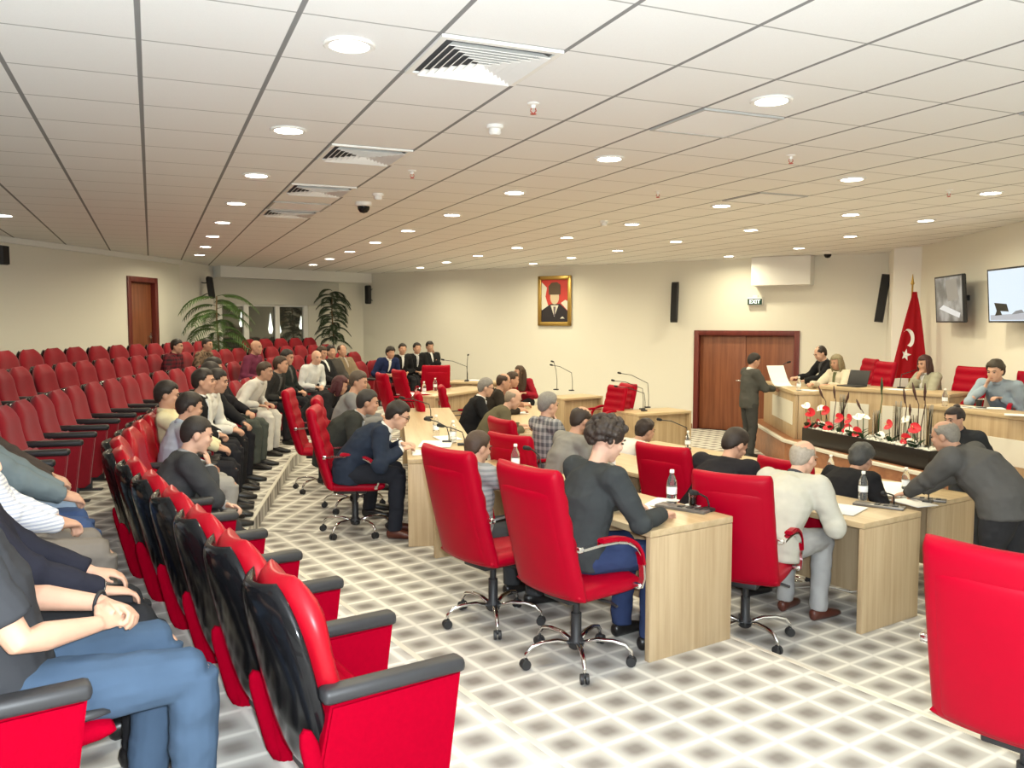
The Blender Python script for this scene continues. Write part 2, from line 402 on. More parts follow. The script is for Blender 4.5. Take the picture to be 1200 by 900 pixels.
# windows: three dark panes in white frames
bmf = BM(); wz0, wz1 = 1.35, 2.64
panes = [(s_on(262, PL3, PW), s_on(287, PL3, PW)), (s_on(293, PL3, PW), s_on(324, PL3, PW)), (s_on(329, PL3, PW), s_on(357, PL3, PW))]
edges = [ws0] + [v for p_ in panes for v in p_] + [ws1]
for i in range(0, len(edges), 2):
    sa, sb = edges[i], edges[i + 1]
    p, a = along(PL3, PW, (sa + sb) / 2, -0.06, (wz0 + wz1) / 2); box(bmf, p, (sb - sa, 0.10, wz1 - wz0), a, 0.006)
for sa, sb in panes:
    for zc in (wz0 + 0.04, wz1 - 0.03):
        p, a = along(PL3, PW, (sa + sb) / 2, -0.06, zc); box(bmf, p, (sb - sa, 0.10, 0.06), a)
win = struct(new_obj('window_1', bmf, M_white, smooth_ang=30))
M_night = bpy.data.materials.new('night_glass'); M_night.use_nodes = True
_nt = M_night.node_tree; _nt.nodes.remove(_nt.nodes['Principled BSDF']); _o = _nt.nodes['Material Output']
_tr = _nt.nodes.new('ShaderNodeBsdfTransparent'); _tr.inputs[0].default_value = (0.62, 0.64, 0.58, 1)
_gl = _nt.nodes.new('ShaderNodeBsdfGlossy'); _gl.inputs['Roughness'].default_value = 0.06
_df = _nt.nodes.new('ShaderNodeBsdfDiffuse'); _df.inputs[0].default_value = (0.22, 0.22, 0.17, 1)
_m1 = _nt.nodes.new('ShaderNodeMixShader'); _m1.inputs[0].default_value = 0.22; _nt.links.new(_tr.outputs[0], _m1.inputs[1]); _nt.links.new(_df.outputs[0], _m1.inputs[2])
_m2 = _nt.nodes.new('ShaderNodeMixShader'); _m2.inputs[0].default_value = 0.10; _nt.links.new(_m1.outputs[0], _m2.inputs[1]); _nt.links.new(_gl.outputs[0], _m2.inputs[2]); _nt.links.new(_m2.outputs[0], _o.inputs[0])
M_streak = mat('reflection_streak_glow', (1, 1, 1), 0.5, emit=(0.95, 0.97, 1.0), emit_s=9.0)  # added glowing shapes behind the panes, standing in for reflections in the glass
for k, (px, py, hh, yy, wh) in enumerate(((283, 374, 0.22, 22.6, 'left'), (317, 379, 0.30, 23.4, 'middle'), (327, 384, 0.17, 23.4, 'middle'), (353, 378, 0.20, 23.8, 'right'))):
    t = empty('reflection_streak', at_y(px, py, yy)); bm = BM(); lathe(bm, [(0, -hh), (0.04, -hh * .9), (0.065, -hh * .55), (0.035, hh * .1), (0.016, hh * .7), (0, hh)], 14); new_obj('streak_body', bm, M_streak, t, 180)
    bm = BM(); lathe(bm, [(0.03, -hh - 3.0), (0.03, -hh + 0.02), (0.0, -hh + 0.02)], 10); new_obj('streak_post', bm, M_black, t, 60)  # invented support below the added streak
    tag(t, 'added bright streak behind the glass, imitating a reflection in the %s window pane%s' % (wh, ', the %s of two' % ('taller' if k == 1 else 'shorter') if wh == 'middle' else ''), 'light streak')
for sa, sb in panes:
    bmp = BM(); p, a = along(PL3, PW, (sa + sb) / 2, -0.07, (wz0 + wz1) / 2); box(bmp, p, (sb - sa, 0.012, wz1 - wz0 - 0.1), a); new_obj('pane', bmp, M_night, win)
bmb = BM(); p, a = along(PL3, PW, (ws0 + ws1) / 2 + 0.35, 0.03, 2.92)
box(bmb, p, (ws1 - ws0 + 1.1, 0.012, 0.56), a); box(bmb, p + Vector((0, 0, -0.285)), (ws1 - ws0 + 1.1, 0.03, 0.025), a)
blind = new_obj('roller_blind', bmb, mat('blind_cloth', (0.60, 0.585, 0.52), 0.85)); tag(blind, 'beige roller blind half lowered over the dark window', 'blind')
# corner pier on the right and the boxed-in duct on the far wall
pc = [(6.55, 14.60), (7.03, 13.97), (7.10, 15.4), (6.9, 15.6)]
bm = BM(); prism(bm, pc, 0, H_CEIL - 0.002); struct(new_obj('wall_corner_pier', bm, M_pier))
q0, q1 = s_on(884, PW, PF), s_on(952, PW, PF)
p, a = along(PW, PF, (q0 + q1) / 2, 0.17, 3.19); bm = BM(); box(bm, p, (q1 - q0, 0.34, 0.55), a, 0.008)
struct(new_obj('trim_3', bm, M_white))

# ------------------------------------------------------------------ stepped floor levels
ZA, ZB, Z2, Z1 = 0.45, 0.60, 0.30, 0.13        # front seat row, second seat row, outer desks, middle desks
E3 = [nu(1.97, -4), nu(1.97, 7.05), Vector((-2.88, 11.0, 0)), Vector((-2.88, 13.0, 0)), Vector((-2.72, 14.4, 0)), Vector((-2.5, 15.9, 0)), Vector((-2.1, 17.1, 0)), Vector((-1.35, 18.3, 0)), Vector((-0.9, 20.35, 0))]
E4 = [nu(1.0, -4), nu(1.0, 6.6), Vector((-3.4, 8.0, 0)), Vector((-3.92, 11.0, 0)), Vector((-3.95, 13.0, 0)), Vector((-3.78, 14.6, 0)), Vector((-3.6, 16.4, 0)), Vector((-3.1, 18.2, 0)), Vector((-2.4, 19.6, 0)), Vector((-1.9, 20.95, 0))]
E5 = [nu(-0.30, 1.2), nu(-0.25, 6.2), Vector((-4.5, 7.9, 0)), Vector((-4.95, 10.9, 0)), Vector((-5.0, 13.3, 0)), Vector((-4.7, 17.0, 0)), Vector((-3.7, 19.9, 0)), Vector((-3.05, 21.7, 0))]
E6 = [Vector((-5.0, 5.0, 0)), Vector((-5.6, 8.0, 0)), Vector((-5.85, 10.9, 0)), Vector((-5.88, 13.3, 0)), Vector((-5.7, 17.0, 0)), Vector((-4.6, 20.2, 0)), Vector((-4.0, 22.1, 0))]
E2 = [nu(3.87, -4), nu(3.87, 6.25), Vector((-0.62, 11.4, 0)), Vector((-0.85, 13.0, 0)), Vector((0.15, 15.6, 0)), Vector((1.9, 16.6, 0)), Vector((2.6, 18.2, 0))]
E1 = [nu(5.65, -4), nu(5.65, 7.35), Vector((0.72, 13.4, 0)), Vector((1.2, 14.8, 0)), Vector((2.0, 15.4, 0)), Vector((2.7, 15.9, 0)), Vector((3.2, 17.85, 0))]
LEFT_CLOSE = [Vector((-3.95, 22.25, 0)), Vector((-6.75, 19.24, 0)), Vector((-6.80, 17.41, 0)), Vector((-9.9, -2.4, 0))]
def platform(edge, z, m_near, split_y, m_far):
    """raised level left of an edge line; carpet turns with the bend of the rows"""
    k = 1
    near = edge[:2]; far = edge[1:]
    bm = BM(); prism(bm, [near[0], near[1], near[1] + Vector((-9, 0.6, 0)), near[0] + Vector((-9, 0, 0))] if False else [near[0], near[1]] + split_y, -0.05, z)
    struct(new_obj('platform', bm, m_near))
    bm = BM(); prism(bm, far + m_far[1], -0.05, z); struct(new_obj('platform', bm, m_far[0]))
def levels(edge, z):
    c = edge[1]
    wl = Vector((-9.9 + (c.y + 2.4) * 0.1565, c.y, 0)) + Vector((0.0, 0.9, 0)) ; wl.x += 0.14
    bm = BM(); prism(bm, [edge[0], edge[1], wl, Vector((-9.9, -2.4, 0))], -0.05, z)
    struct(new_obj('platform', bm, C_near))
    far = [p for p in edge[1:]]
    close = [Vector((-3.95, 22.25, 0)), Vector((-6.75, 19.24, 0)), Vector((-6.80, 17.41, 0)), wl]
    bm = BM(); prism(bm, far + close, -0.05, z); struct(new_obj('platform', bm, C_mid))
for e, z in ((E1, Z1), (E2, Z2), (E3, ZA), (E4, ZB), (E5, 0.75), (E6, Z_BACK)): levels(e, z)
for k, (e, z) in enumerate(((E1, Z1), (E2, Z2), (E3, ZA), (E4, ZB), (E5, 0.75))):
    bm = BM()
    for A, B in zip(e, e[1:]):
        d = (B - A); c = (A + B) / 2; nrm = Vector((-d.y, d.x, 0)).normalized()
        box(bm, c + nrm * 0.012 + Vector((0, 0, z - 0.004)), (d.length, 0.034, 0.014), math.atan2(d.y, d.x), 0.003)
    struct(new_obj('trim_%d' % (4 + k), bm, M_strip))

# ------------------------------------------------------------------ ceiling fittings
ORD = 'first second third fourth fifth sixth seventh eighth ninth tenth eleventh twelfth thirteenth fourteenth fifteenth sixteenth seventeenth eighteenth nineteenth twentieth'.split()
def ordinal(k): return ORD[k] if k < 20 else ('thirtieth' if k == 29 else ('twenty-' + ORD[k - 20] if k < 29 else 'thirty-' + ORD[k - 30]))
bm = BM(); lathe(bm, [(0.118, -0.001), (0.120, -0.008), (0.112, -0.014), (0.092, -0.012), (0.090, -0.002)], 28)
ring_proto = new_obj('trim_ring', bm, M_white, smooth_ang=40)
bm = BM(); lathe(bm, [(0.0, -0.009), (0.06, -0.009), (0.091, -0.006), (0.091, -0.002), (0, -0.002)], 28)
lens_proto = new_obj('lens', bm, M_lens, smooth_ang=40)
dl = empty('downlight'); ring_proto.parent = dl; lens_proto.parent = dl
lamp_o = bpy.data.objects.new('downlight_glow', lamp_d); COL.objects.link(lamp_o); lamp_o.parent = dl; lamp_o.location = (0, 0, -0.03)
rows = [('the row above the audience seats', [(3.94 + 1.863 * j, 0.87) for j in range(8)]),
        ('the second row from the left', [(3.96 + 1.863 * j, 3.30) for j in range(9)]),
        ('the third row from the left', [(5.80 + 1.863 * j, 5.74) for j in range(8)]),
        ('the fourth row from the left', [(5.88 + 1.80 * j, 7.60) for j in range(7)]),
        ('the row nearest the raised council bench', [(7.76, 8.90), (9.60, 9.50), (11.46, 10.2), (13.36, 10.2)]),
        ('the row nearest the left wall', [(9.55, -1.65)])]
first = True
for rn, pts in rows:
    for j, (e1, e2) in enumerate(pts):
        o = dl if first else copy_tree(dl); first = False
        o.location = grid(e1, e2) if len(pts) > 1 else at_z(4, 252, H_CEIL)
        lab = 'round recessed ceiling downlight, %s from the camera in %s' % (ordinal(j), rn)
        if len(pts) == 1: lab = 'round recessed ceiling downlight alone at the left edge, near the left wall'
        tag(o, lab, 'ceiling light', 'recessed ceiling downlights')
# square four-way air diffusers
def tile_c(k1, k2): return grid(4.25 + 0.621 * (k1 + 0.5), 1.21 + 0.613 * (k2 + 0.5))
def diffuser():
    t = empty('air_diffuser')
    bm = BM()
    for k, (a, w) in enumerate(((0.285, 0.03),)):
        for s in (-1, 1):
            box(bm, (s * a, 0, -0.006), (w, 0.60, 0.014)); box(bm, (0, s * a, -0.006), (0.60 - 2 * w, w, 0.014))
    new_obj('frame', bm, M_white, t)
    bm = BM()
    for k in range(7):
        a = 0.255 - k * 0.036; tilt = 0.02
        v = []
        for (r, z) in ((a, -0.028), (a - 0.03, -0.002), (a - 0.033, -0.004), (a - 0.003, -0.030)):
            v.append([bm.verts.new((sx * r, sy * r, z)) for sx, sy in ((-1, -1), (1, -1), (1, 1), (-1, 1))])
        for A, B in zip(v, v[1:] + v[:1]):
            for i in range(4): bm.faces.new((A[i], A[(i + 1) % 4], B[(i + 1) % 4], B[i]))
    new_obj('louvres', bm, M_white, t)
    bm = BM(); box(bm, (0, 0, -0.0015), (0.54, 0.54, 0.002)); new_obj('duct_opening', bm, mat('duct_dark', (0.10, 0.10, 0.10), 0.9), t)
    t.rotation_euler = (0, 0, GRID_RZ); return t
df = diffuser()
for j, k1 in enumerate((-1, 3, 6, 9)):
    o = df if j == 0 else copy_tree(df); o.location = tile_c(k1, 0)
    tag(o, 'square louvred air diffuser in the ceiling, %s from the camera' % ordinal(j), 'air vent', 'ceiling air diffusers')
for j, (k1, k2, lab) in enumerate(((0, 3, 'square white ceiling panel beside the nearest red sprinkler'), (-2, 6, 'square white ceiling panel at the right edge, below the dark corner'),
                                   (4, 7, 'square pale ceiling panel in the middle of the far ceiling'), (8, 0, 'white ceiling panel between the two farthest air diffusers'))):
    t = empty('ceiling_panel', tile_c(k1, k2), GRID_RZ)
    bm = BM(); box(bm, (0, 0, -0.004), (0.56, 0.56, 0.008), 0, 0.002); new_obj('panel', bm, M_panel, t)
    bm = BM()
    for s in (-1, 1): box(bm, (s * 0.29, 0, -0.005), (0.018, 0.598, 0.012)); box(bm, (0, s * 0.29, -0.005), (0.56, 0.018, 0.012))
    new_obj('frame', bm, mat('panel_frame', (0.45, 0.45, 0.44), 0.5), t); tag(t, lab, 'ceiling panel', 'flush square ceiling panels')
def dome(px, py, lab):
    p = at_z(px, py - 4, H_CEIL); t = empty('dome_camera', p)
    bm = BM(); lathe(bm, [(0.085, 0), (0.085, -0.035), (0.07, -0.045), (0, -0.045)], 20); new_obj('housing', bm, M_white, t, 40)
    bm = BM(); lathe(bm, [(0.066, -0.045), (0.062, -0.075), (0.04, -0.105), (0.0, -0.116)], 20); new_obj('dome', bm, M_shell, t, 60)
    tag(t, lab, 'security camera')
dome(426, 241, 'black dome security camera on the ceiling beside the far diffusers'); dome(970, 299, 'small black dome camera where ceiling meets the far wall')
def detector(px, py, lab):
    t = empty('smoke_detector', at_z(px, py, H_CEIL))
    bm = BM(); lathe(bm, [(0.055, 0), (0.055, -0.02), (0.045, -0.025), (0, -0.025)], 20); new_obj('base', bm, M_white, t, 40)
    bm = BM(); lathe(bm, [(0.038, -0.025), (0.040, -0.05), (0.03, -0.062), (0, -0.064)], 18); new_obj('sensor_head', bm, M_white, t, 40)
    tag(t, lab, 'smoke detector')
detector(580, 147, 'white smoke detector, the nearest one on the ceiling'); detector(443, 227, 'white smoke detector just above the dome camera'); detector(708, 259, 'white smoke detector over the middle desks')
def sprinkler(px, py, lab, col):
    t = empty('sprinkler', at_z(px, py, H_CEIL))
    bm = BM(); lathe(bm, [(0.035, 0), (0.035, -0.006), (0.014, -0.012), (0.012, -0.03), (0, -0.03)], 16); new_obj('escutcheon', bm, M_white, t, 40)
    bm = BM(); tube(bm, [(-0.012, 0, -0.028), (-0.016, 0, -0.045), (0, 0, -0.06)], 0.003, 6); tube(bm, [(0.012, 0, -0.028), (0.016, 0, -0.045), (0, 0, -0.06)], 0.003, 6)
    lathe(bm, [(0.0, -0.058), (0.018, -0.06), (0.018, -0.063), (0, -0.063)], 12); new_obj('frame_arms', bm, col, t, 40)
    tag(t, lab, 'sprinkler')
M_spr = mat('sprinkler_red', (0.5, 0.05, 0.04), 0.4)
sprinkler(625, 121, 'red-tipped sprinkler head beside the nearest white ceiling panel', M_spr); sprinkler(927, 182, 'sprinkler head right of the second downlight row', M_spr)
sprinkler(483, 200, 'small sprinkler head beyond the second diffuser', M_spr); sprinkler(771, 224, 'small sprinkler head left of the far white panel', M_spr)
sprinkler(1112, 223, 'sprinkler head near the right end of the ceiling', M_spr)

# ------------------------------------------------------------------ things on the walls
def speaker(A, B, px, z0, z1, lab, tilt=0.0, off=0.16, roll=0.0):
    L = z1 - z0; p, a = along(A, B, s_on(px, A, B), off, (z0 + z1) / 2)
    t = empty('column_speaker', p); t.rotation_euler = Euler((R(tilt), R(roll), a), 'XYZ')
    bm = BM(); pillow(bm, lambda q: 0.075, L, 0.11, Matrix.Translation((0, 0, -L / 2)), p=10); new_obj('cabinet', bm, M_blackpl, t, 60)
    bm = BM(); box(bm, (0, -0.056, 0), (0.12, 0.008, L * 0.94), 0, 0.003); new_obj('grille', bm, M_black, t)
    bm = BM()
    for zz in (-0.12, 0.12):
        tube(bm, [(0, 0.05, zz), (0, 0.11, zz), (0, off + 0.01, zz * 1.3)], 0.011, 8)
    new_obj('bracket', bm, M_blackpl, t, 60)
    tag(t, lab, 'speaker')
speaker(PW, PF, 793, 2.2 + 0.0, 2.2 + 0.84, 'tall black column speaker between the portrait and the double door', -4)
speaker(PW, PF, 1035, 2.2 + 0.0, 2.2 + 0.88, 'tilted black column speaker left of the flag', -8, 0.3, 6)
speaker(PW, PF, 437, 2.68, 3.16, 'small black speaker in the far left corner', 0)
speaker(PL2, PL3, 238, 2.72, 3.2, 'black wall speaker above the tall palm', -10, 0.2, 8)
speaker(PL1, PL2, -3, 3.04, 3.32, 'black speaker cut by the left edge of the picture', 0)
# portrait in a gilt frame (a plain generic sitter)
p, a = along(PW, PF, s_on(650.5, PW, PF), 0.03, 2.2 + 0.49); W_, H_ = 0.86, 1.13
t = empty('portrait', p, a)
bm = BM()
for sx, sz, w, h in ((-1, 0, 0.09, H_), (1, 0, 0.09, H_), (0, -1, W_, 0.09), (0, 1, W_, 0.09)):
    box(bm, (sx * (W_ / 2 - 0.045), -0.01, sz * (H_ / 2 - 0.045)), (w, 0.05, h), 0, 0.015)
new_obj('frame', bm, M_gold, t, 40)
def flat(name, pts, y, m, par):
    bm = BM(); a_ = [bm.verts.new((x, y, z)) for x, z in pts]; b_ = [bm.verts.new((x, y + 0.003, z)) for x, z in pts]
    bm.faces.new(a_); bm.faces.new(b_[::-1])
    for i in range(len(pts)): bm.faces.new((a_[i], a_[(i + 1) % len(pts)], b_[(i + 1) % len(pts)], b_[i]))
    return new_obj(name, bm, m, par)
def ov(cx, cz, rx, rz, n=20): return [(cx + rx * math.cos(2 * PI * k / n), cz + rz * math.sin(2 * PI * k / n)) for k in range(n)]
w2, h2 = W_ / 2 - 0.08, H_ / 2 - 0.08
cv = flat('canvas', [(-w2, -h2), (w2, -h2), (w2, h2), (-w2, h2)], 0.005, mat('canvas_red', (0.55, 0.05, 0.04), 0.6, noise_amt=0.2, noise_scale=5), t)
flat('painted_drape', [(-w2, -0.25), (-0.16, -0.13), (-0.24, 0.1), (-0.20, 0.3), (-w2, h2 - 0.05)], 0.001, M_cream, cv)
flat('painted_cuff', [(0.16, -0.05), (w2, -0.24), (w2, -0.02), (0.27, 0.02)], 0.001, M_cream, cv)
flat('painted_coat', [(-w2, -h2), (w2, -h2), (w2, -0.25), (0.14, -0.07), (-0.10, -0.07), (-w2, -0.22)], -0.001, mat('paint_dark', (0.025, 0.02, 0.025), 0.6), cv)
flat('painted_shirt', [(-0.1, -0.1), (0.1, -0.1), (-0.01, -0.36)], -0.003, M_cream, cv)
flat('painted_face', ov(0.0, 0.08, 0.115, 0.16), -0.004, mat('paint_skin', (0.62, 0.50, 0.34), 0.6), cv)
flat('painted_hat', [(-0.15, 0.14), (0.15, 0.14), (0.15, 0.36), (0.06, 0.42), (-0.08, 0.41), (-0.16, 0.33)], -0.006, mat('paint_hat', (0.09, 0.06, 0.035), 0.6), cv)
flat('painted_tie', [(-0.03, -0.13), (0.03, -0.13), (0.01, -0.34), (-0.02, -0.34)], -0.006, mat('paint_tie', (0.15, 0.12, 0.14), 0.6), cv)
flat('painted_handkerchief', [(0.14, -0.40), (0.26, -0.40), (0.2, -0.35)], -0.003, M_cream, cv)
tag(t, 'gold-framed portrait of a man in dark coat and tall hat on the far wall', 'picture')
# EXIT sign
def text_obj(name, body, size, m, par, loc, rot, extrude=0.002, align='CENTER'):
    cu = bpy.data.curves.new(name, 'FONT'); cu.body = body; cu.size = size; cu.extrude = extrude; cu.align_x = align; cu.align_y = 'CENTER'; cu.offset = size * 0.02
    cu.materials.append(m); tmp = bpy.data.objects.new(name, cu); COL.objects.link(tmp); dg = bpy.context.evaluated_depsgraph_get(); me = bpy.data.meshes.new_from_object(tmp.evaluated_get(dg)); bpy.data.objects.remove(tmp)
    o = bpy.data.objects.new(name, me); COL.objects.link(o); o.parent = par; o.location = loc; o.rotation_euler = rot; return o
p, a = along(PW, PF, s_on(885, PW, PF), 0.06, 2.2 + 0.42); t = empty('exit_sign', p, a)
bm = BM(); box(bm, (0, 0.0, 0), (0.30, 0.09, 0.15), 0, 0.006); new_obj('housing', bm, M_white, t, 30)
bm = BM(); box(bm, (0, -0.047, -0.01), (0.285, 0.006, 0.115), 0, 0.002); new_obj('sign_face', bm, mat('exit_green', (0.012, 0.05, 0.035), 0.4), t)
bm = BM(); box(bm, (0, 0, 0.095), (0.10, 0.05, 0.05), 0, 0.006); new_obj('mount', bm, M_white, t)
text_obj('exit_lettering', 'EXIT', 0.105, mat('exit_white', (0.9, 0.95, 0.9), 0.5, emit=(0.85, 1.0, 0.9), emit_s=1.0), t, (0, -0.052, -0.012), (PI / 2, 0, 0))
tag(t, 'small green EXIT sign above the double door', 'sign')
# two wall televisions on the right wall
def tv(far_xy, near_xy, z0, z1, lab, kind):
    A, B = Vector((*far_xy, 0)), Vector((*near_xy, 0)); c = (A + B) / 2; d = (B - A); w = d.length; h = z1 - z0
    t = empty('television', c + Vector((0, 0, (z0 + z1) / 2)), math.atan2(d.y, d.x)); t.rotation_euler = Euler((R(4), 0, math.atan2(d.y, d.x)), 'XYZ')
    # local x runs from the far to the near edge; -y faces the room
    bm = BM()
    b = 0.022
    for s in (-1, 1): box(bm, (s * (w / 2 - b / 2), 0, 0), (b, 0.05, h), 0, 0.004); box(bm, (0, 0, s * (h / 2 - b / 2)), (w - 2 * b, 0.05, b), 0, 0.004)
    box(bm, (0, 0.02, 0), (w - 0.02, 0.03, h - 0.02)); new_obj('casing', bm, M_blackpl, t, 30)
    if kind == 'dim':
        m = mat('screen_dim', (0.02, 0.02, 0.02), 0.25, emit=(0.42, 0.40, 0.36), emit_s=0.55)
        nt = m.node_tree; bs = nt.nodes['Principled BSDF']; tc = nt.nodes.new('ShaderNodeTexCoord'); nz = nt.nodes.new('ShaderNodeTexNoise'); nz.inputs['Scale'].default_value = 3.2
        nt.links.new(tc.outputs['Object'], nz.inputs['Vector'])
        nt.links.new(mix_rgb(nt, smooth(nt, nz.outputs['Fac'], 0.38, 0.66), (0.20, 0.19, 0.17), (0.62, 0.60, 0.55)), bs.inputs['Emission Color'])
    else: m = mat('screen_bright', (0.02, 0.02, 0.02), 0.25, emit=(0.74, 0.86, 0.98), emit_s=0.95)
    bm = BM(); box(bm, (0, -0.018, 0), (w - 2 * b, 0.006, h - 2 * b)); sc = new_obj('screen', bm, m, t)
    def pic(nm, pts, mm, y): 
        bm = BM(); vs = [bm.verts.new((x * w, y, z * h)) for x, z in pts]; ws_ = [bm.verts.new((x * w, y + 0.002, z * h)) for x, z in pts]; bm.faces.new(vs); bm.faces.new(ws_[::-1])
        for i in range(len(pts)): bm.faces.new((vs[i], vs[(i + 1) % len(pts)], ws_[(i + 1) % len(pts)], ws_[i]))
        new_obj(nm, bm, mm, sc)
    mk = mat('screen_black', (0.01, 0.01, 0.01), 0.3)
    mg = mat('screen_grey', (0.02, 0.02, 0.02), 0.3, emit=(0.55, 0.57, 0.62), emit_s=0.8)
    ml = mat('screen_light', (0.02, 0.02, 0.02), 0.3, emit=(0.85, 0.84, 0.80), emit_s=0.8)
    if kind == 'bright':
        pic('pictured_table', [(-0.45, -0.45), (0.45, -0.45), (0.45, -0.33), (-0.45, -0.36)], mg, -0.024)
        pic('pictured_monitor', [(-0.36, -0.13), (-0.10, -0.16), (-0.06, -0.30), (-0.31, -0.28)], mk, -0.026)
        pic('pictured_stand', [(-0.35, -0.37), (-0.2, -0.36), (-0.24, -0.27), (-0.31, -0.28)], mk, -0.026)
        pic('pictured_papers', [(0.0, -0.35), (0.25, -0.33), (0.2, -0.27), (0.08, -0.29)], mat('screen_mid', (0.02, 0.02, 0.02), 0.3, emit=(0.25, 0.26, 0.28), emit_s=0.8), -0.026)
    else:
        pic('pictured_desk', [(-0.35, -0.2), (-0.2, -0.12), (0.40, -0.30), (0.36, -0.40), (0.1, -0.33)], ml, -0.024)
        pic('pictured_wall', [(-0.1, 0.4), (0.30, 0.42), (0.36, 0.0), (-0.02, -0.05)], mat('screen_brown', (0.02, 0.02, 0.02), 0.3, emit=(0.40, 0.36, 0.30), emit_s=0.6), -0.024)
    bm = BM(); box(bm, (0, 0.06, 0), (0.3, 0.06, 0.3), 0, 0.01); box(bm, (0, 0.16, 0.0), (0.08, 0.24, 0.08), 0, 0.01); box(bm, (0, 0.30, 0.0), (0.22, 0.02, 0.34), 0, 0.004)
    new_obj('wall_bracket', bm, M_blackpl, t, 30)
    tag(t, lab, 'television')
tv((6.42, 12.82), (6.28, 11.78), 2.2, 2.88, 'wall television right of the flag showing a dim grey picture', 'dim')
tv((6.16, 10.95), (6.12, 9.85), 2.2, 2.88, 'wall television at the right edge showing a bright bluish picture', 'bright')

# ------------------------------------------------------------------ furniture prototypes
def seat_back_w(t): return 0.255 * (1 - max(0.0, (t - 0.60) / 0.40) ** 2.6 * 0.55)
def make_seat(fab, folded, both):
    """auditorium tip-up seat, facing +Y, origin on the floor under the sitter"""
    t = empty('auditorium_seat')
    TB = Matrix.Translation((0, -0.150, 0.365)) @ Matrix.Rotation(R(13), 4, 'X')
    cv = lambda s, q: 0.035 * s * s
    bm = BM(); pillow(bm, seat_back_w, 0.59, 0.11, TB, cv, lambda s, q: 0.018 * math.exp(-((q - 0.80) / 0.13) ** 2) + 0.02 * math.exp(-((q - 0.25) / 0.15) ** 2), p=4)
    new_obj('backrest', bm, M_redback if fab == 'vinyl' else fab, t, 180)
    bm = BM(); pillow(bm, lambda q: seat_back_w(q) * 1.04, 0.66, 0.06, Matrix.Translation((0, -0.045, -0.085)) @ TB, lambda s, q: 0.05 * s * s - 0.012 + 0.03 * max(0, 0.3 - q), p=5)
    new_obj('back_shell', bm, M_shell, t, 180)
    fb = M_redfab if fab == 'vinyl' else fab
    if folded: TS = Matrix.Translation((0, -0.045, 0.235)) @ Matrix.Rotation(R(12), 4, 'X')
    else: TS = Matrix.Translation((0, -0.12, 0.42)) @ Matrix.Rotation(R(-86), 4, 'X')
    bm = BM(); pillow(bm, lambda q: 0.232, 0.36 if folded else 0.46, 0.10, TS, p=5, nx=10, nz=10); new_obj('seat', bm, fb, t, 180)
    bm = BM(); pillow(bm, lambda q: 0.236, 0.34 if folded else 0.44, 0.05, TS @ Matrix.Translation((0, 0.045 if folded else -0.055, 0.01)), p=6, nx=8, nz=8)
    new_obj('seat_pan', bm, fb if folded else M_blackpl, t, 180)
    bm = BM(); box(bm, (0, -0.155, 0.28), (0.30, 0.05, 0.16), 0, 0.01); new_obj('hinge_box', bm, M_blackpl, t, 30)
    for sx in ((1, -1) if both else (1,)):
        bm = BM(); pillow(bm, lambda q: 0.030 * (1 - 0.5 * q), 0.36, 0.06, Matrix.Translation((sx * 0.268, -0.195, 0.16)) @ Matrix.Rotation(R(13), 4, 'X'), p=4, nx=6, nz=8); new_obj('back_fin', bm, fb, t, 180)
    for s in ((1, -1) if both else (1,)):
        x = s * 0.268
        bm = BM(); pts = [(-0.20, 0.16), (-0.235, 0.40), (-0.20, 0.572), (0.262, 0.582), (0.205, 0.16), (0.16, 0.125), (-0.12, 0.125)]
        extrude_yz(bm, pts, x - 0.026, x + 0.026); bmesh.ops.bevel(bm, geom=[e for e in bm.edges if abs(e.verts[0].co.x - e.verts[1].co.x) < 1e-5], offset=0.008, segments=2, affect='EDGES')
        sp_ = new_obj('side_panel', bm, fb, t, 40)
        bm = BM(); box(bm, (x, 0.025, 0.602), (0.078, 0.50, 0.050), 0, 0.018); new_obj('armrest', bm, M_blackpl, t, 50)
        bm = BM(); box(bm, (x, 0.03, 0.07), (0.04, 0.16, 0.14), 0, 0.006); box(bm, (x, 0.03, 0.008), (0.07, 0.34, 0.016), 0, 0.004); new_obj('stand', bm, M_blackpl, t, 30)
    return t
SEATS = {}
def seat_proto(fab, folded, both):
    k = (fab if isinstance(fab, str) else fab.name, folded, both)
    if k not in SEATS: SEATS[k] = [make_seat(fab, folded, both), False]
    pr = SEATS[k]
    if not pr[1]: pr[1] = True; return pr[0]
    return copy_tree(pr[0])

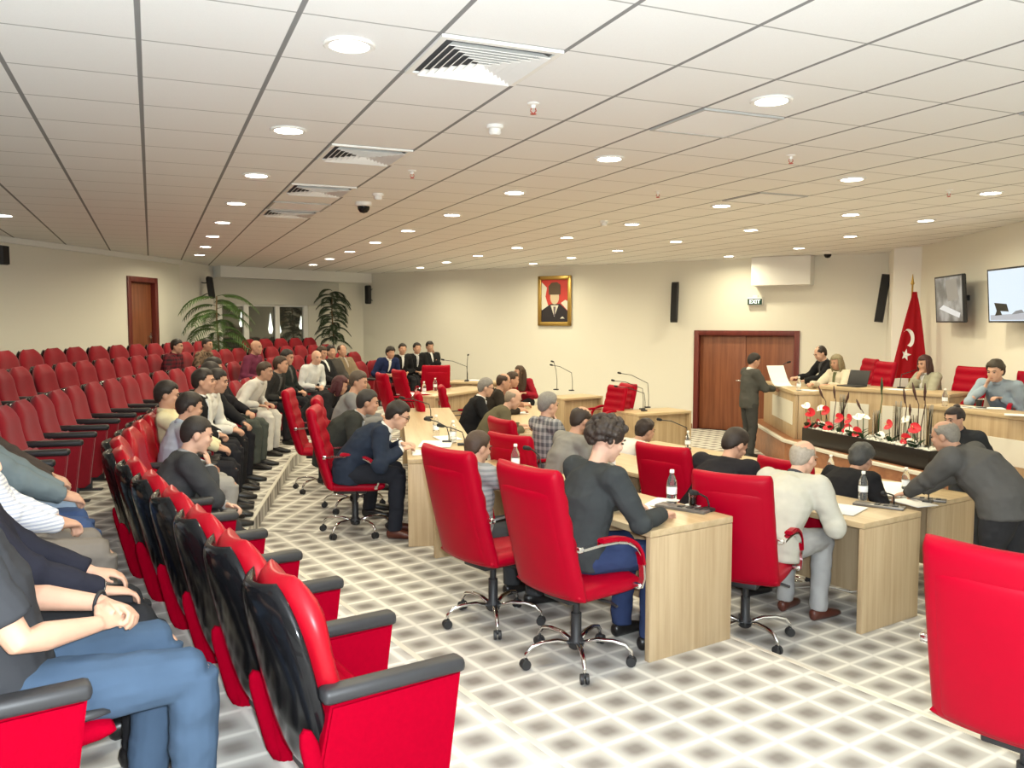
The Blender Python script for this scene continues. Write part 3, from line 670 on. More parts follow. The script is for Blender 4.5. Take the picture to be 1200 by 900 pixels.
def make_exec(channels=True, arms=True):
    """high-backed executive swivel chair, facing +Y"""
    t = empty('office_chair')
    TB = Matrix.Translation((0, -0.205, 0.43)) @ Matrix.Rotation(R(15), 4, 'X')
    wf = lambda q: 0.265 - 0.012 * q - 0.010 * max(0, (q - 0.93) / 0.07) ** 2
    bm = BM(); pillow(bm, wf, 0.74, 0.085, TB, lambda s, q: 0.03 * s * s + 0.03 * (q - 0.4) ** 2, (lambda s, q: 0.016 * abs(math.sin(PI * q * 6)) if 0.30 < q < 0.99 else 0.0), p=12, nx=16, nz=36)
    new_obj('backrest', bm, M_redleather, t, 180)
    bm = BM(); pillow(bm, lambda q: 0.226 - 0.01 * q, 0.61, 0.040, Matrix.Translation((0, -0.040, 0.02)) @ TB, lambda s, q: 0.03 * s * s + 0.022 * (q - 0.4) ** 2, p=14, nx=14, nz=16)
    new_obj('back_panel', bm, M_redleather, t, 180)
    TS = Matrix.Translation((0, -0.22, 0.475)) @ Matrix.Rotation(R(-91), 4, 'X')
    bm = BM(); pillow(bm, lambda q: 0.262 - 0.02 * q * q, 0.50, 0.105, TS, lambda s, q: 0.012 * s * s - 0.035 * max(0, q - 0.8) ** 1.0, p=6, nx=12, nz=12); new_obj('seat', bm, M_redleather, t, 180)
    if arms:
        path = [(-0.225, 0.735), (-0.10, 0.742), (0.02, 0.738), (0.10, 0.722), (0.165, 0.685), (0.205, 0.63), (0.222, 0.56), (0.226, 0.50), (0.205, 0.455)]
        for s in (1, -1):
            x = s * 0.288
            bm = BM(); sweep(bm, [(x, y, z) for y, z in path], 0.036, 0.014)
            box(bm, (x - s * 0.018, -0.235, 0.735), (0.05, 0.03, 0.03), 0, 0.004); box(bm, (x - s * 0.02, 0.205, 0.462), (0.05, 0.03, 0.03), 0, 0.004)
            ar = new_obj('armrest', bm, M_chrome, t, 60)
            bm = BM(); sweep(bm, [(x, y, z + 0.017) for y, z in path[1:7]], 0.05, 0.028); bmesh.ops.bevel(bm, geom=bm.edges[:], offset=0.007, segments=2, affect='EDGES'); new_obj('arm_pad', bm, M_redleather, ar, 60)
    bm = BM(); lathe(bm, [(0.02, 0.38), (0.02, 0.26)], 14); box(bm, (0, -0.02, 0.395), (0.22, 0.26, 0.04), 0, 0.01); tube(bm, [(0.10, 0.02, 0.39), (0.22, 0.05, 0.385), (0.27, 0.05, 0.375)], 0.008, 6); new_obj('tilt_mechanism', bm, M_blackpl, t, 40)
    bm = BM(); lathe(bm, [(0.014, 0.39), (0.014, 0.24)], 12); gl = new_obj('gas_lift', bm, M_chrome, t, 60)
    bm = BM(); lathe(bm, [(0.030, 0.28), (0.030, 0.14), (0.042, 0.13), (0.042, 0.085), (0.03, 0.075)], 16); new_obj('column', bm, M_blackpl, t, 50)
    for k in range(5):
        Mk = Matrix.Rotation(2 * PI * k / 5 + 0.35, 4, 'Z')
        bm = BM(); path = [(0, 0.035, 0.11), (0, 0.12, 0.135), (0, 0.21, 0.135), (0, 0.275, 0.118), (0, 0.305, 0.085), (0, 0.31, 0.06)]
        loft(bm, [(p, 0.019 - 0.002 * i, 0.012) for i, p in enumerate(path)], n=8, cap=0.4); bmesh.ops.transform(bm, matrix=Mk, verts=bm.verts[:])
        lg = new_obj('base_leg', bm, M_chrome, t, 60)
        bm = BM()
        for sx in (-1, 1): lathe(bm, [(0.012, -0.009), (0.027, -0.009), (0.029, 0), (0.027, 0.009), (0.012, 0.009)], 14, Matrix.Translation((sx * 0.014, 0.31, 0.029)) @ Matrix.Rotation(PI / 2, 4, 'Y'))
        box(bm, (0, 0.308, 0.046), (0.016, 0.03, 0.026), 0, 0.004); bmesh.ops.transform(bm, matrix=Mk, verts=bm.verts[:]); new_obj('caster', bm, M_blackpl, lg, 50)
    return t
EXEC = []
def exec_chair(x, y, z, th, label, group=None):
    if not EXEC: EXEC.append(make_exec()); o = EXEC[0]
    else: o = copy_tree(EXEC[0])
    o.location = (x, y, z); o.rotation_euler = (0, 0, facing_rz(th)); tag(o, label, 'chair', group); return o

def desk(corner, long_d, front_d, L, D, z, label, h=0.75):
    """corner: sitter-side near corner on the floor"""
    long_d = long_d.normalized(); front_d = front_d.normalized()
    t = empty('desk', (corner.x, corner.y, z))
    Mx = Matrix(((long_d.x, front_d.x, 0, 0), (long_d.y, front_d.y, 0, 0), (0, 0, 1, 0), (0, 0, 0, 1)))
    t.matrix_world = Matrix.Translation((corner.x, corner.y, z)) @ Matrix.Rotation(math.atan2(long_d.y, long_d.x), 4, 'Z')
    s = 1 if (Vector((-long_d.y, long_d.x, 0)).dot(front_d) > 0) else -1
    bm = BM(); box(bm, (L / 2, s * D / 2, h - 0.02), (L, D, 0.04), 0, 0.004); new_obj('desk_top', bm, M_desktop, t, 30)
    for x in (0.02, L - 0.02):
        bm = BM(); box(bm, (x, s * D / 2, (h - 0.042) / 2), (0.038, D - 0.004, h - 0.042), 0, 0.003); new_obj('end_panel', bm, M_desk, t, 30)
    bm = BM(); box(bm, (L / 2, s * (D - 0.10), (h - 0.042 + 0.08) / 2), (L - 0.085, 0.022, h - 0.042 - 0.08), 0, 0.002); new_obj('modesty_panel', bm, M_desk, t, 30)
    return tag(t, label, 'desk', 'council desks')

# ------------------------------------------------------------------ desks on the stepped floor
DZ = {1: Z2, 2: Z1, 3: 0.0}
desk(nu(3.17, 3.42), U2, N2, 2.55, 0.66, Z2, 'light oak desk of the curly-haired man, its end panel towards the camera')
desk(nu(4.95, 3.30), U2, N2, 3.70, 0.66, Z1, 'light oak desk of the man in the cream jacket, its end panel towards the camera')
desk(nu(6.50, 3.74), U2, N2, 3.90, 0.66, 0.0, 'light oak desk nearest the flower trough, behind the bending man')
midL = Vector((-0.14, 0.99, 0)); midF = Vector((0.99, 0.14, 0))
desk(Vector((-0.88, 7.05, 0)), midL, midF, 4.3, 0.64, Z2, 'long light oak desk of the man in the navy suit')
desk(Vector((-0.05, 10.0, 0)), Vector((0.02, 1, 0)), Vector((1, -0.02, 0)), 3.4, 0.62, Z1, 'light oak desk of the man in the olive jacket, seen over the chairs')
farL = Vector((0.45, 0.89, 0)); farF = Vector((0.89, -0.45, 0))
desk(Vector((-1.80, 13.45, 0)), farL, farF, 2.1, 0.66, Z2, 'light oak desk in front of the big red chair back by the far wall')
desk(Vector((0.55, 15.35, 0)), Vector((0.80, 0.60, 0)), Vector((0.60, -0.80, 0)), 0.95, 0.6, Z1 - 0.02, 'short light oak desk by the far wall, its open knee space visible')
desk(Vector((-1.15, 17.0, 0)), Vector((0.80, -0.15, 0)), Vector((-0.15, -0.80, 0)), 1.6, 0.6, Z2, 'light oak desk against the far wall under the bare wall left of the portrait')
desk(Vector((1.70, 13.9, 0)), Vector((0.80, 0.42, 0)), Vector((0.42, -0.80, 0)), 1.1, 0.62, 0.0, 'light oak desk below the column speaker beside two tilted red chairs')

# ------------------------------------------------------------------ raised council bench
ZD = 0.45
DA = [Vector((4.32, 15.3, 0)), Vector((4.10, 12.6, 0)), Vector((4.38, 11.2, 0)), Vector((4.84, 9.68, 0)), Vector((5.30, 8.95, 0)), Vector((5.95, 7.6, 0))]
DCLOSE = [Vector((6.1, 7.6, 0)), Vector((6.96, 13.8, 0)), Vector((6.5, 14.5, 0)), Vector((6.3, 15.6, 0))]
bm = BM(); prism(bm, DA + DCLOSE, 0, ZD); struct(new_obj('dais', bm, M_daiswood))
bm = BM()
for A, B in zip(DA, DA[1:]):
    d = B - A; c = (A + B) / 2; nr = Vector((d.y, -d.x, 0)).normalized()
    box(bm, c + nr * 0.012 + Vector((0, 0, ZD - 0.018)), (d.length + 0.03, 0.06, 0.045), math.atan2(d.y, d.x), 0.008)
struct(new_obj('trim_9', bm, M_strip))
def bench(A, B, depth, h, label, panels):
    """counter running A -> B with its back to the left of that direction; cream panels let into the front"""
    A, B = Vector((*A, 0)), Vector((*B, 0)); d = B - A; L = d.length; a = math.atan2(d.y, d.x)
    t = empty('council_bench', (A.x, A.y, ZD), a)                      # local x along the front, +y to the sitters
    bm = BM(); box(bm, (L / 2, depth / 2, h - 0.025), (L + 0.03, depth, 0.05), 0, 0.005); new_obj('counter_top', bm, M_desktop, t, 30)
    bm = BM(); box(bm, (L / 2, 0.045, (h - 0.05) / 2), (L, 0.04, h - 0.052), 0, 0.003); new_obj('front_panel', bm, M_desk, t, 30)
    for x in (0.02, L - 0.02):
        bm = BM(); box(bm, (x, depth / 2 + 0.03, (h - 0.05) / 2), (0.04, depth - 0.08, h - 0.054), 0, 0.003); new_obj('end_panel', bm, M_desk, t, 30)
    for x0, x1, z0, z1 in panels:
        bm = BM(); box(bm, ((x0 + x1) / 2, 0.022, (z0 + z1) / 2), (x1 - x0, 0.012, z1 - z0), 0, 0.002); new_obj('cream_inset', bm, M_cream, t)
    return tag(t, label, 'counter', 'raised council benches')
bench((4.45, 14.95), (4.22, 12.60), 0.62, 0.72, 'left wing of the raised oak bench with a cream inset, beside the standing man', [(0.75, 2.20, 0.20, 0.55)])
bench((4.56, 12.44), (5.68, 10.96), 0.62, 0.82, 'tall middle section of the raised oak bench behind the flowers', [(0.15, 0.75, 0.12, 0.60), (0.95, 1.6, 0.12, 0.60)])
bench((5.20, 10.62), (5.74, 8.95), 0.46, 0.72, 'right section of the raised oak bench with a long white inset', [(0.10, 1.68, 0.14, 0.44)])

# flower trough on the edge of the dais
PA, PB = Vector((4.20, 12.15, 0)), Vector((4.90, 9.85, 0)); pd = PB - PA; pl = pd.length; pa = math.atan2(pd.y, pd.x)
tr = empty('flower_trough', (PA.x, PA.y, ZD), pa)
TH = 0.24
bm = BM(); box(bm, (pl / 2, 0.17, 0.01), (pl, 0.34, 0.02)); 
for y in (0.012, 0.328): box(bm, (pl / 2, y, TH / 2), (pl, 0.024, TH), 0, 0.003)
for x in (0.012, pl - 0.012): box(bm, (x, 0.17, TH / 2), (0.024, 0.32, TH), 0, 0.003)
new_obj('trough', bm, mat('trough_black', (0.012, 0.010, 0.010), 0.3), tr, 30)
bm = BM(); box(bm, (pl / 2, 0.17, TH - 0.05), (pl - 0.05, 0.30, 0.02)); new_obj('soil', bm, M_black, tr)
bm = BM(); rnd = random.Random(3)
for k in range(420):
    ellip(bm, (rnd.uniform(0.04, pl - 0.04), rnd.uniform(0.04, 0.30), TH - 0.03 + rnd.uniform(0, 0.035)), (rnd.uniform(0.018, 0.032), rnd.uniform(0.018, 0.03), rnd.uniform(0.012, 0.022)), seg=7, rings=5)
pb = new_obj('white_pebbles', bm, mat('pebble', (0.70, 0.69, 0.62), 0.7), tr, 180); pb['kind'] = 'stuff'
tag(tr, 'long black trough of white pebbles along the front of the raised bench', 'planter')
M_stem = mat('stem_green', (0.035, 0.09, 0.025), 0.6); M_leafd = mat('leaf_dark', (0.02, 0.055, 0.02), 0.5)
M_antr = mat('anthurium_red', (0.58, 0.012, 0.03), 0.3, coat=0.3); M_antw = mat('anthurium_white', (0.85, 0.84, 0.78), 0.4)
M_spadix = mat('spadix', (0.75, 0.6, 0.3), 0.6); M_darkstalk = mat('dark_stalk', (0.05, 0.018, 0.015), 0.6)
def trough_pt(x, y, z): return tr.matrix_basis @ Vector((x, y, z))
def at_trough(px, py):
    """point over the trough's middle line seen at a pixel"""
    k = (px - 600) / F_PX; A, B = trough_pt(0, 0.17, 0), trough_pt(pl, 0.17, 0)
    q = on_line(px, (A.x, A.y), (B.x, B.y)); s = (q - Vector((A.x, A.y, 0))).dot(pd.normalized()); zz = at_y(px, py, q.y).z
    return max(0.04, min(pl - 0.04, s)), zz - ZD
def flower(px, py, m, label, grp, size, tilt, k):
    x, z = at_trough(px, py); rr = random.Random(k * 7 + 1); y = rr.uniform(0.06, 0.24)
    z = max(z, TH + 0.05)
    t = empty('anthurium', trough_pt(x, y, TH - 0.03), pa); zz = z - TH + 0.03
    lean = Vector((rr.uniform(-0.04, 0.04), -0.03, 0))
    bm = BM(); tube(bm, [(0, 0, 0), tuple(lean * 0.4 + Vector((0, 0, zz * 0.5))), tuple(lean + Vector((0, 0, zz)))], 0.005, 6); new_obj('stem', bm, M_stem, t, 60)
    Mf = Matrix.Translation(lean + Vector((0, 0, zz))) @ Euler((R(tilt[0]), R(tilt[1]), R(tilt[2]))).to_matrix().to_4x4()
    bm = BM(); n = 18; top, bot = [], []
    c1 = bm.verts.new(Mf @ Vector((0, 0, 0.004))); c2 = bm.verts.new(Mf @ Vector((0, 0, -0.004)))
    for i in range(n):
        a = 2 * PI * i / n; r = size * (0.62 + 0.38 * (1 - abs(math.sin(a / 2))) ** 0.5 * 1.0) * (1 - 0.35 * math.exp(-((a - PI) / 0.35) ** 2))
        zc = 0.25 * size * math.sin(a) ** 2 + 0.12 * size
        top.append(bm.verts.new(Mf @ Vector((r * math.cos(a), r * math.sin(a) * 0.85, zc)))); bot.append(bm.verts.new(Mf @ Vector((r * math.cos(a), r * math.sin(a) * 0.85, zc - 0.004))))
    for i in range(n):
        j = (i + 1) % n; bm.faces.new((c1, top[i], top[j])); bm.faces.new((c2, bot[j], bot[i])); bm.faces.new((top[i], bot[i], bot[j], top[j]))
    new_obj('spathe', bm, m, t, 60)
    bm = BM(); tube(bm, [tuple(Mf @ Vector((-0.01, 0, 0.0))), tuple(Mf @ Vector((0.01, 0, size * 0.45))), tuple(Mf @ Vector((0.02, 0, size * 0.8)))], 0.006, 6, 0.004); new_obj('spadix', bm, M_spadix, t, 60)
    bm = BM()
    for s in (-1, 1):
        pts = [(0, 0), (0.35, 0.09), (0.7, 0.10), (1.0, 0.0), (0.7, -0.10), (0.35, -0.09)]
        Ml = Matrix.Rotation(s * 0.9 + rr.uniform(-.3, .3), 4, 'Z') @ Matrix.Rotation(-0.7, 4, 'Y'); vs = [bm.verts.new(Ml @ Vector((u * 0.17, v * 0.35, 0.01 + 0.02 * math.sin(u * 3)))) for u, v in pts]
        v2 = [bm.verts.new(Ml @ Vector((u * 0.17, v * 0.35, 0.006 + 0.02 * math.sin(u * 3)))) for u, v in pts]; bm.faces.new(vs); bm.faces.new(v2[::-1])
        for i in range(6): bm.faces.new((vs[i], vs[(i + 1) % 6], v2[(i + 1) % 6], v2[i]))
    new_obj('leaf', bm, M_leafd, t)
    tag(t, label, 'flower', grp)
reds = [(940, 497), (953, 483), (969, 482), (960, 498), (976, 501), (989, 490), (1006, 491), (1000, 503), (1016, 506), (1048, 498), (1080, 502), (1066, 515)]
for k, (px, py) in enumerate(reds):
    flower(px, py, M_antr, 'red waxy flower in the black trough, %s red one from the left' % ordinal(k), 'red flowers in the trough', 0.10, ((68, 0, -14), (58, 8, 10), (72, -6, 4))[k % 3], k)
whites = [(945, 474), (962, 480), (964, 500), (1004, 489), (1008, 508), (1022, 489), (1033, 511), (1061, 493), (1077, 522)]
for k, (px, py) in enumerate(whites):
    flower(px, py, M_antw, 'white waxy flower in the black trough, %s white one from the left' % ordinal(k), 'white flowers in the trough', 0.085, ((30, 20, 0), (40, -20, 30), (24, 10, 60))[k % 3], k + 40)
vases = [(985, 1), (1025, 0), (1049, 1), (1068, 0), (1086, 1)]
for k, (px, b) in enumerate(vases):
    x, _ = at_trough(px, 490); t = empty('glass_cylinder_vase', trough_pt(x, 0.24, TH - 0.035), pa); hh = 0.50 if b else 0.36
    bm = BM(); lathe(bm, [(0.0, 0.0), (0.055, 0.0), (0.055, hh), (0.051, hh), (0.051, 0.012), (0, 0.012)], 20); new_obj('glass', bm, M_glass, t, 60)
    bm = BM(); rr = random.Random(k)
    for q in range(9):
        a = rr.uniform(0, 6.28); tube(bm, [(0.025 * math.cos(a), 0.025 * math.sin(a), 0.015), (0.03 * math.cos(a + .5), 0.03 * math.sin(a + .5), hh * 0.6), (0.045 * math.cos(a + 1), 0.045 * math.sin(a + 1), hh * 1.1)], 0.004, 5)
    new_obj('grey_twigs', bm, mat('twig_grey', (0.30, 0.27, 0.23), 0.8), t, 60)
    tag(t, 'tall clear glass vase of twigs in the black trough, %s vase from the left' % ordinal(k), 'vase', 'glass vases in the trough')
stalks = [(958, 455, 968), (976, 455, 977), (994, 462, 985), (1003, 470, 1012), (1058, 458, 1060), (1068, 452, 1076), (1083, 453, 1080), (1032, 446, 1030), (1066, 476, 1064)]
for k, (px, py, pb_) in enumerate(stalks):
    x, z = at_trough(px, py); xb, _ = at_trough(pb_, 500); t = empty('curled_stalk', trough_pt(xb, 0.20, TH - 0.035), pa); zz = z - TH + 0.035; dx = x - xb
    bm = BM(); tube(bm, [(0, 0, 0), (0.0, 0, zz * 0.35), (dx * 0.3 + 0.03, 0.01, zz * 0.7), (dx, 0, zz)], 0.007, 6, 0.005); new_obj('stalk', bm, M_stem if px == 1032 else M_darkstalk, t, 60)
    bm = BM(); loft(bm, [((dx * 0.5 + 0.02, 0, zz * 0.78), 0.01, 0.006), ((dx * 0.8 + 0.012, 0, zz * 0.92), 0.024, 0.012), ((dx, 0, zz * 1.05), 0.006, 0.004)], n=8); new_obj('seed_head', bm, M_darkstalk if px != 1032 else M_leafd, t, 60)
    tag(t, 'dark curled stalk rising from the black trough, %s stalk from the left' % ordinal(k), 'dried stalk', 'dark stalks in the trough')

# flag on a pole in the far right corner
fp = Vector((6.42, 13.62, ZD)); t = empty('flag', fp)
bm = BM(); lathe(bm, [(0.16, 0), (0.16, 0.02), (0.05, 0.05), (0.02, 0.06), (0, 0.06)], 20); new_obj('flag_stand', bm, M_gold, t, 40)
bm = BM(); lathe(bm, [(0.014, 0.05), (0.014, 2.35), (0.03, 2.37), (0.018, 2.42), (0.004, 2.52), (0, 2.53)], 12); new_obj('flag_pole', bm, M_gold, t, 50)
def flag_xy(s, z):     # s 0 (left hem) .. 1 (right hem); the cloth hangs in folds, wider at the bottom
    f = (2.20 - z) / 1.35; wl = -0.02 - 0.34 * f ** 0.9; wr = 0.05 + 0.19 * f ** 0.7
    x = wl + (wr - wl) * s; y = -0.05 - 0.045 * f - 0.035 * math.sin(s * 15) * f; return x, y
bm = BM(); nzs, nxs = 18, 30; Fv = []
for j in range(nzs + 1):
    z = 2.24 - 1.38 * j / nzs; Fv.append([bm.verts.new((*flag_xy(i / nxs, min(z, 2.195)), z)) for i in range(nxs + 1)])
for j in range(nzs):
    for i in range(nxs): bm.faces.new((Fv[j][i], Fv[j][i + 1], Fv[j + 1][i + 1], Fv[j + 1][i]))
bmesh.ops.solidify(bm, geom=bm.faces[:], thickness=0.004)
fc = new_obj('flag_cloth', bm, M_flag, t, 180)
def emblem(name, pts):
    bm = BM(); vs = []
    for x, z in pts:
        f = (2.20 - z) / 1.35; wl = -0.02 - 0.34 * f ** 0.9; wr = 0.05 + 0.19 * f ** 0.7; s = (x - wl) / (wr - wl); vs.append(bm.verts.new((x, flag_xy(s, z)[1] - 0.022, z)))
    vb = [bm.verts.new(v.co + Vector((0, 0.004, 0))) for v in vs]
    from mathutils.geometry import tessellate_polygon
    for tri in tessellate_polygon([[Vector((v.co.x, v.co.z, 0)) for v in vs]]):
        bm.faces.new([vs[i] for i in tri]); bm.faces.new([vb[i] for i in tri][::-1])
    for i in range(len(vs)): bm.faces.new((vs[i], vs[(i + 1) % len(vs)], vb[(i + 1) % len(vs)], vb[i]))
    new_obj(name, bm, M_flagw, fc)
cx, cz, ro, ri = -0.085, 1.50, 0.15, 0.125
cres = [(cx + ro * math.cos(a) * 0.62, cz + ro * math.sin(a)) for a in [R(-70 + 200 * i / 16) for i in range(17)]] + [(cx - 0.035 + ri * math.cos(a) * 0.62, cz + 0.0 + ri * math.sin(a)) for a in [R(125 - 190 * i / 16) for i in range(17)]]
emblem('crescent', cres)
emblem('star', [(-0.115 + (0.10 if k % 2 == 0 else 0.042) * math.cos(R(75 + 36 * k)) * 0.75, 1.235 + (0.10 if k % 2 == 0 else 0.042) * math.sin(R(75 + 36 * k))) for k in range(10)])
tag(t, 'red flag with white crescent and star hanging from a pole in the corner', 'flag')

# ------------------------------------------------------------------ palms by the window
def palm(base, h, label, n, spread, dark, seed):
    rr = random.Random(seed); t = empty('potted_palm', base)
    bm = BM(); lathe(bm, [(0.13, 0), (0.17, 0.28), (0.185, 0.30), (0.165, 0.30), (0.16, 0.26), (0, 0.26)], 20); new_obj('pot', bm, M_blackpl, t, 40)
    bm = BM(); tube(bm, [(0, 0, 0.26), (0.02, 0.01, h * 0.4), (-0.01, 0, h * 0.72), (0, 0, h * 0.95)], 0.022, 8, 0.012); new_obj('trunk', bm, mat('palm_trunk', (0.16, 0.10, 0.05), 0.8), t, 60)
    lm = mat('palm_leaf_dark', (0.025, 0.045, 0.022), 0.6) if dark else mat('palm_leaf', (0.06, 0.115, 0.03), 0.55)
    for k in range(n):
        bm = BM(); a = k * 2.4 + rr.uniform(-.3, .3); z0 = h * (0.40 + 0.58 * k / n); L = spread * rr.uniform(0.7, 1.1); up = rr.uniform(0.25, 0.6)
        P = []
        for i in range(9):
            q = i / 8; P.append(Vector((math.cos(a) * L * q, math.sin(a) * L * q, z0 + L * (up * q - 1.05 * q * q * up - 0.35 * q ** 3))))
        tube(bm, [tuple(p_) for p_ in P], 0.006, 5, 0.002)
        for i in range(1, 9):
            for sub in (0, 0.5):
                p_ = P[i] if sub == 0 or i == 8 else (P[i] + P[i + 1]) / 2
                dr = (P[i] - P[i - 1]).normalized(); sd = dr.cross(Vector((0, 0, 1))).normalized(); ll = L * 0.42 * math.sin(PI * (0.15 + 0.8 * (i + sub) / 9))
                for s in (-1, 1):
                    e = p_ + (sd * s * 0.8 + dr * 0.6 + Vector((0, 0, -0.45))).normalized() * ll; w = dr * 0.016
                    mid = (p_ + e) / 2 + Vector((0, 0, 0.02)); vs = [bm.verts.new(v) for v in (p_ - w * .4, mid - w, e, mid + w, p_ + w * .4)]
                    bm.faces.new(vs)
        bmesh.ops.solidify(bm, geom=bm.faces[:], thickness=0.0015)
        new_obj('frond', bm, lm, t)
    tag(t, label, 'plant')
palm(Vector((-5.95, 17.1, Z_BACK)), 1.92, 'tall green potted palm left of the dark window', 22, 0.74, False, 4)
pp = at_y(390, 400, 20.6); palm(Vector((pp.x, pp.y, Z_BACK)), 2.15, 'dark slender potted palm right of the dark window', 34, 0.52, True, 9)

# ------------------------------------------------------------------ people
BAKE = []
def to_remesh(o, vox, it=2): BAKE.append((o, vox, it)); return o
def folds(me, seed):
    me.update(); off = Vector((seed * 3.1, seed * 1.7, 0)); nrm = [v.normal.copy() for v in me.vertices]
    for v, n in zip(me.vertices, nrm):
        c = v.co; a = noise.noise(Vector((c.x * 7, c.y * 7, c.z * 11)) + off); b = noise.noise(c * 24 + off)
        v.co = c + n * (0.009 * a - 0.006 * abs(noise.noise(Vector((c.x * 10, c.y * 10, c.z * 17)) - off)) + 0.0022 * b)
def bake_all():
    for o, vox, it in BAKE:
        m = o.modifiers.new('r', 'REMESH'); m.mode = 'VOXEL'; m.voxel_size = vox; m.use_smooth_shade = True
        s = o.modifiers.new('s', 'SMOOTH'); s.factor = 0.5; s.iterations = it
    dg = bpy.context.evaluated_depsgraph_get(); dg.update()
    res = []
    for o, _, _ in BAKE:
        me = bpy.data.meshes.new_from_object(o.evaluated_get(dg)); res.append(me)
    for (o, _, _), me in zip(BAKE, res):
        old = o.data; o.modifiers.clear(); me.name = o.name; o.data = me
        if o.name.split('.')[0] in ('jacket', 'shirt', 'sweater', 't_shirt', 'blouse', 'trousers'): folds(me, len(me.vertices) % 97)
        me.shade_smooth()
        bpy.data.meshes.remove(old)
def ik(Sp, T, l1, l2, pole):
    d = T - Sp; L = d.length
    if L > (l1 + l2) * 0.995: T = Sp + d.normalized() * (l1 + l2) * 0.995; d = T - Sp; L = d.length
    dn = d.normalized(); a = (l1 * l1 - l2 * l2 + L * L) / (2 * L); h = math.sqrt(max(0, l1 * l1 - a * a))
    pv = pole - dn * pole.dot(dn); pv.normalize(); return Sp + dn * a + pv * h, T
def shoe(parent, ank, yaw, m, name='shoe'):
    c, s = math.sin(yaw), math.cos(yaw); f = Vector((c, s, 0)); z0 = ank.z - 0.085
    b = Vector((ank.x, ank.y, 0))
    bm = BM(); loft(bm, [(b - f * 0.055 + Vector((0, 0, z0 + 0.045)), 0.034, 0.042), (b + Vector((0, 0, z0 + 0.05)), 0.038, 0.048), (b + f * 0.09 + Vector((0, 0, z0 + 0.038)), 0.043, 0.037), (b + f * 0.16 + Vector((0, 0, z0 + 0.028)), 0.044, 0.028), (b + f * 0.205 + Vector((0, 0, z0 + 0.022)), 0.032, 0.021)], n=12, cap=0.5)
    for v in bm.verts: v.co.z = max(v.co.z, z0 + 0.002)
    return new_obj(name, bm, m, parent, 180)
PEOPLE = []
def person(label, floor, th, head=None, Y=None, xy=None, sit=True, seat=0.45, lean=8, twist=0, side=0, hy=0, hp=0, hr=0, arms=('lap', 'lap'), knees=None, ankles=None, feet_z=0.0,
           skin='m', hair='short', haircol=(0.018, 0.013, 0.011), top='jacket', topcol=None, topmat=None, legcol=(0.02, 0.02, 0.024), shoecol=(0.012, 0.011, 0.011), shirt=None, tie=None,
           glasses=False, female=False, build=1.0, sleeves='long', sc=1.0, snap=None, legs=True, beard=False, hunch=1.0, watch=None, category='person', belly=1.0):
    R2 = R
    def build_spine(lean):
        hipz = (seat + 0.095 if sit else 0.92) * (1 if sit else sc)
        L1, L2a = 0.285 * sc, 0.255 * sc
        P = Vector((0, -0.02 if sit else 0, hipz))
        sd = lambda a, b=0: Vector((math.sin(R2(b)), math.sin(R2(a)) * math.cos(R2(b)), math.cos(R2(a)) * math.cos(R2(b))))
        waist = P + sd(lean * 0.7, side * .6) * 0.14 * sc; chest = waist + sd(lean, side) * 0.17 * sc; nb = chest + sd(lean * 1.25 * hunch, side) * 0.20 * sc
        tw = R2(twist); rv = Vector((math.cos(tw), -math.sin(tw), -math.sin(R2(side)))); rv.normalize()
        shw = (0.165 if female else 0.185) * sc * (0.5 + 0.5 * build)
        up = (nb - chest).normalized()
        SH = {1: nb - up * 0.045 * sc + rv * shw, -1: nb - up * 0.045 * sc - rv * shw}
        nd = (sd(lean * 0.55 + 10 + max(0, hp) * 0.35, side)); hc = nb + nd * 0.155 * sc + Vector((0, 0.012, 0))
        Mh = Matrix.Translation(hc) @ Matrix.Rotation(-R2(hy), 4, 'Z') @ Matrix.Rotation(-R2(hp), 4, 'X') @ Matrix.Rotation(R2(hr), 4, 'Y') @ Matrix.Scale(sc if not female else sc * 0.95, 4)
        return hipz, L1, L2a, P, sd, waist, chest, nb, tw, rv, up, SH, nd, hc, Mh
    hipz, L1, L2a, P, sd, waist, chest, nb, tw, rv, up, SH, nd, hc, Mh = build_spine(lean)
    # placement from the seen head
    rz = facing_rz(th); Rz = Matrix.Rotation(rz, 3, 'Z')
    if xy is None:
        if Y is None: hw = at_z(head[0], head[1], floor + hc.z)
        else: hw = at_y(head[0], head[1], Y)
        pxy = hw - Rz @ Vector((hc.x, hc.y, 0))
    else: pxy = Vector((*xy, 0))
    if snap is not None:
        s_ = min(snap, key=lambda q: (Vector(q['p'][:2]) - Vector(pxy[:2])).length + (5 if q['used'] else 0)); s_['used'] = True
        pxy = Vector(s_['p']); th = s_['th'] if th is None else th
    rz = facing_rz(th); Rz = Matrix.Rotation(rz, 3, 'Z')
    def headpos(): return Vector((pxy.x, pxy.y, floor)) + Rz @ hc
    if head and sit and (snap is not None or Y is not None):
        for _ in range(10):
            err = proj(headpos())[1] - head[1]                    # negative: head too high in the picture
            if abs(err) < 1: break
            l2 = max(-12, min(46, lean + max(-8, min(8, -err * headpos().y / F_PX * 120))))
            if abs(l2 - lean) < 0.2: break
            lean = l2; hipz, L1, L2a, P, sd, waist, chest, nb, tw, rv, up, SH, nd, hc, Mh = build_spine(lean)
            if snap is None: q_ = at_y(head[0], head[1], Y) - Rz @ Vector((hc.x, hc.y, 0)); pxy = q_
    base = Vector((pxy.x, pxy.y, floor)); hw = headpos()
    if head: PEOPLE.append((label, head, proj(hw), hw.y, base))
    dist = max(1.5, (base - Vector((0, 0, CAMZ))).length)
    vox = 0.0055 if dist < 3.6 else 0.0075 if dist < 6 else 0.010 if dist < 9.5 else 0.0135
    skm = M_skin if skin == 'm' else M_skinp
    # legs
    K, A, HP = {}, {}, {}
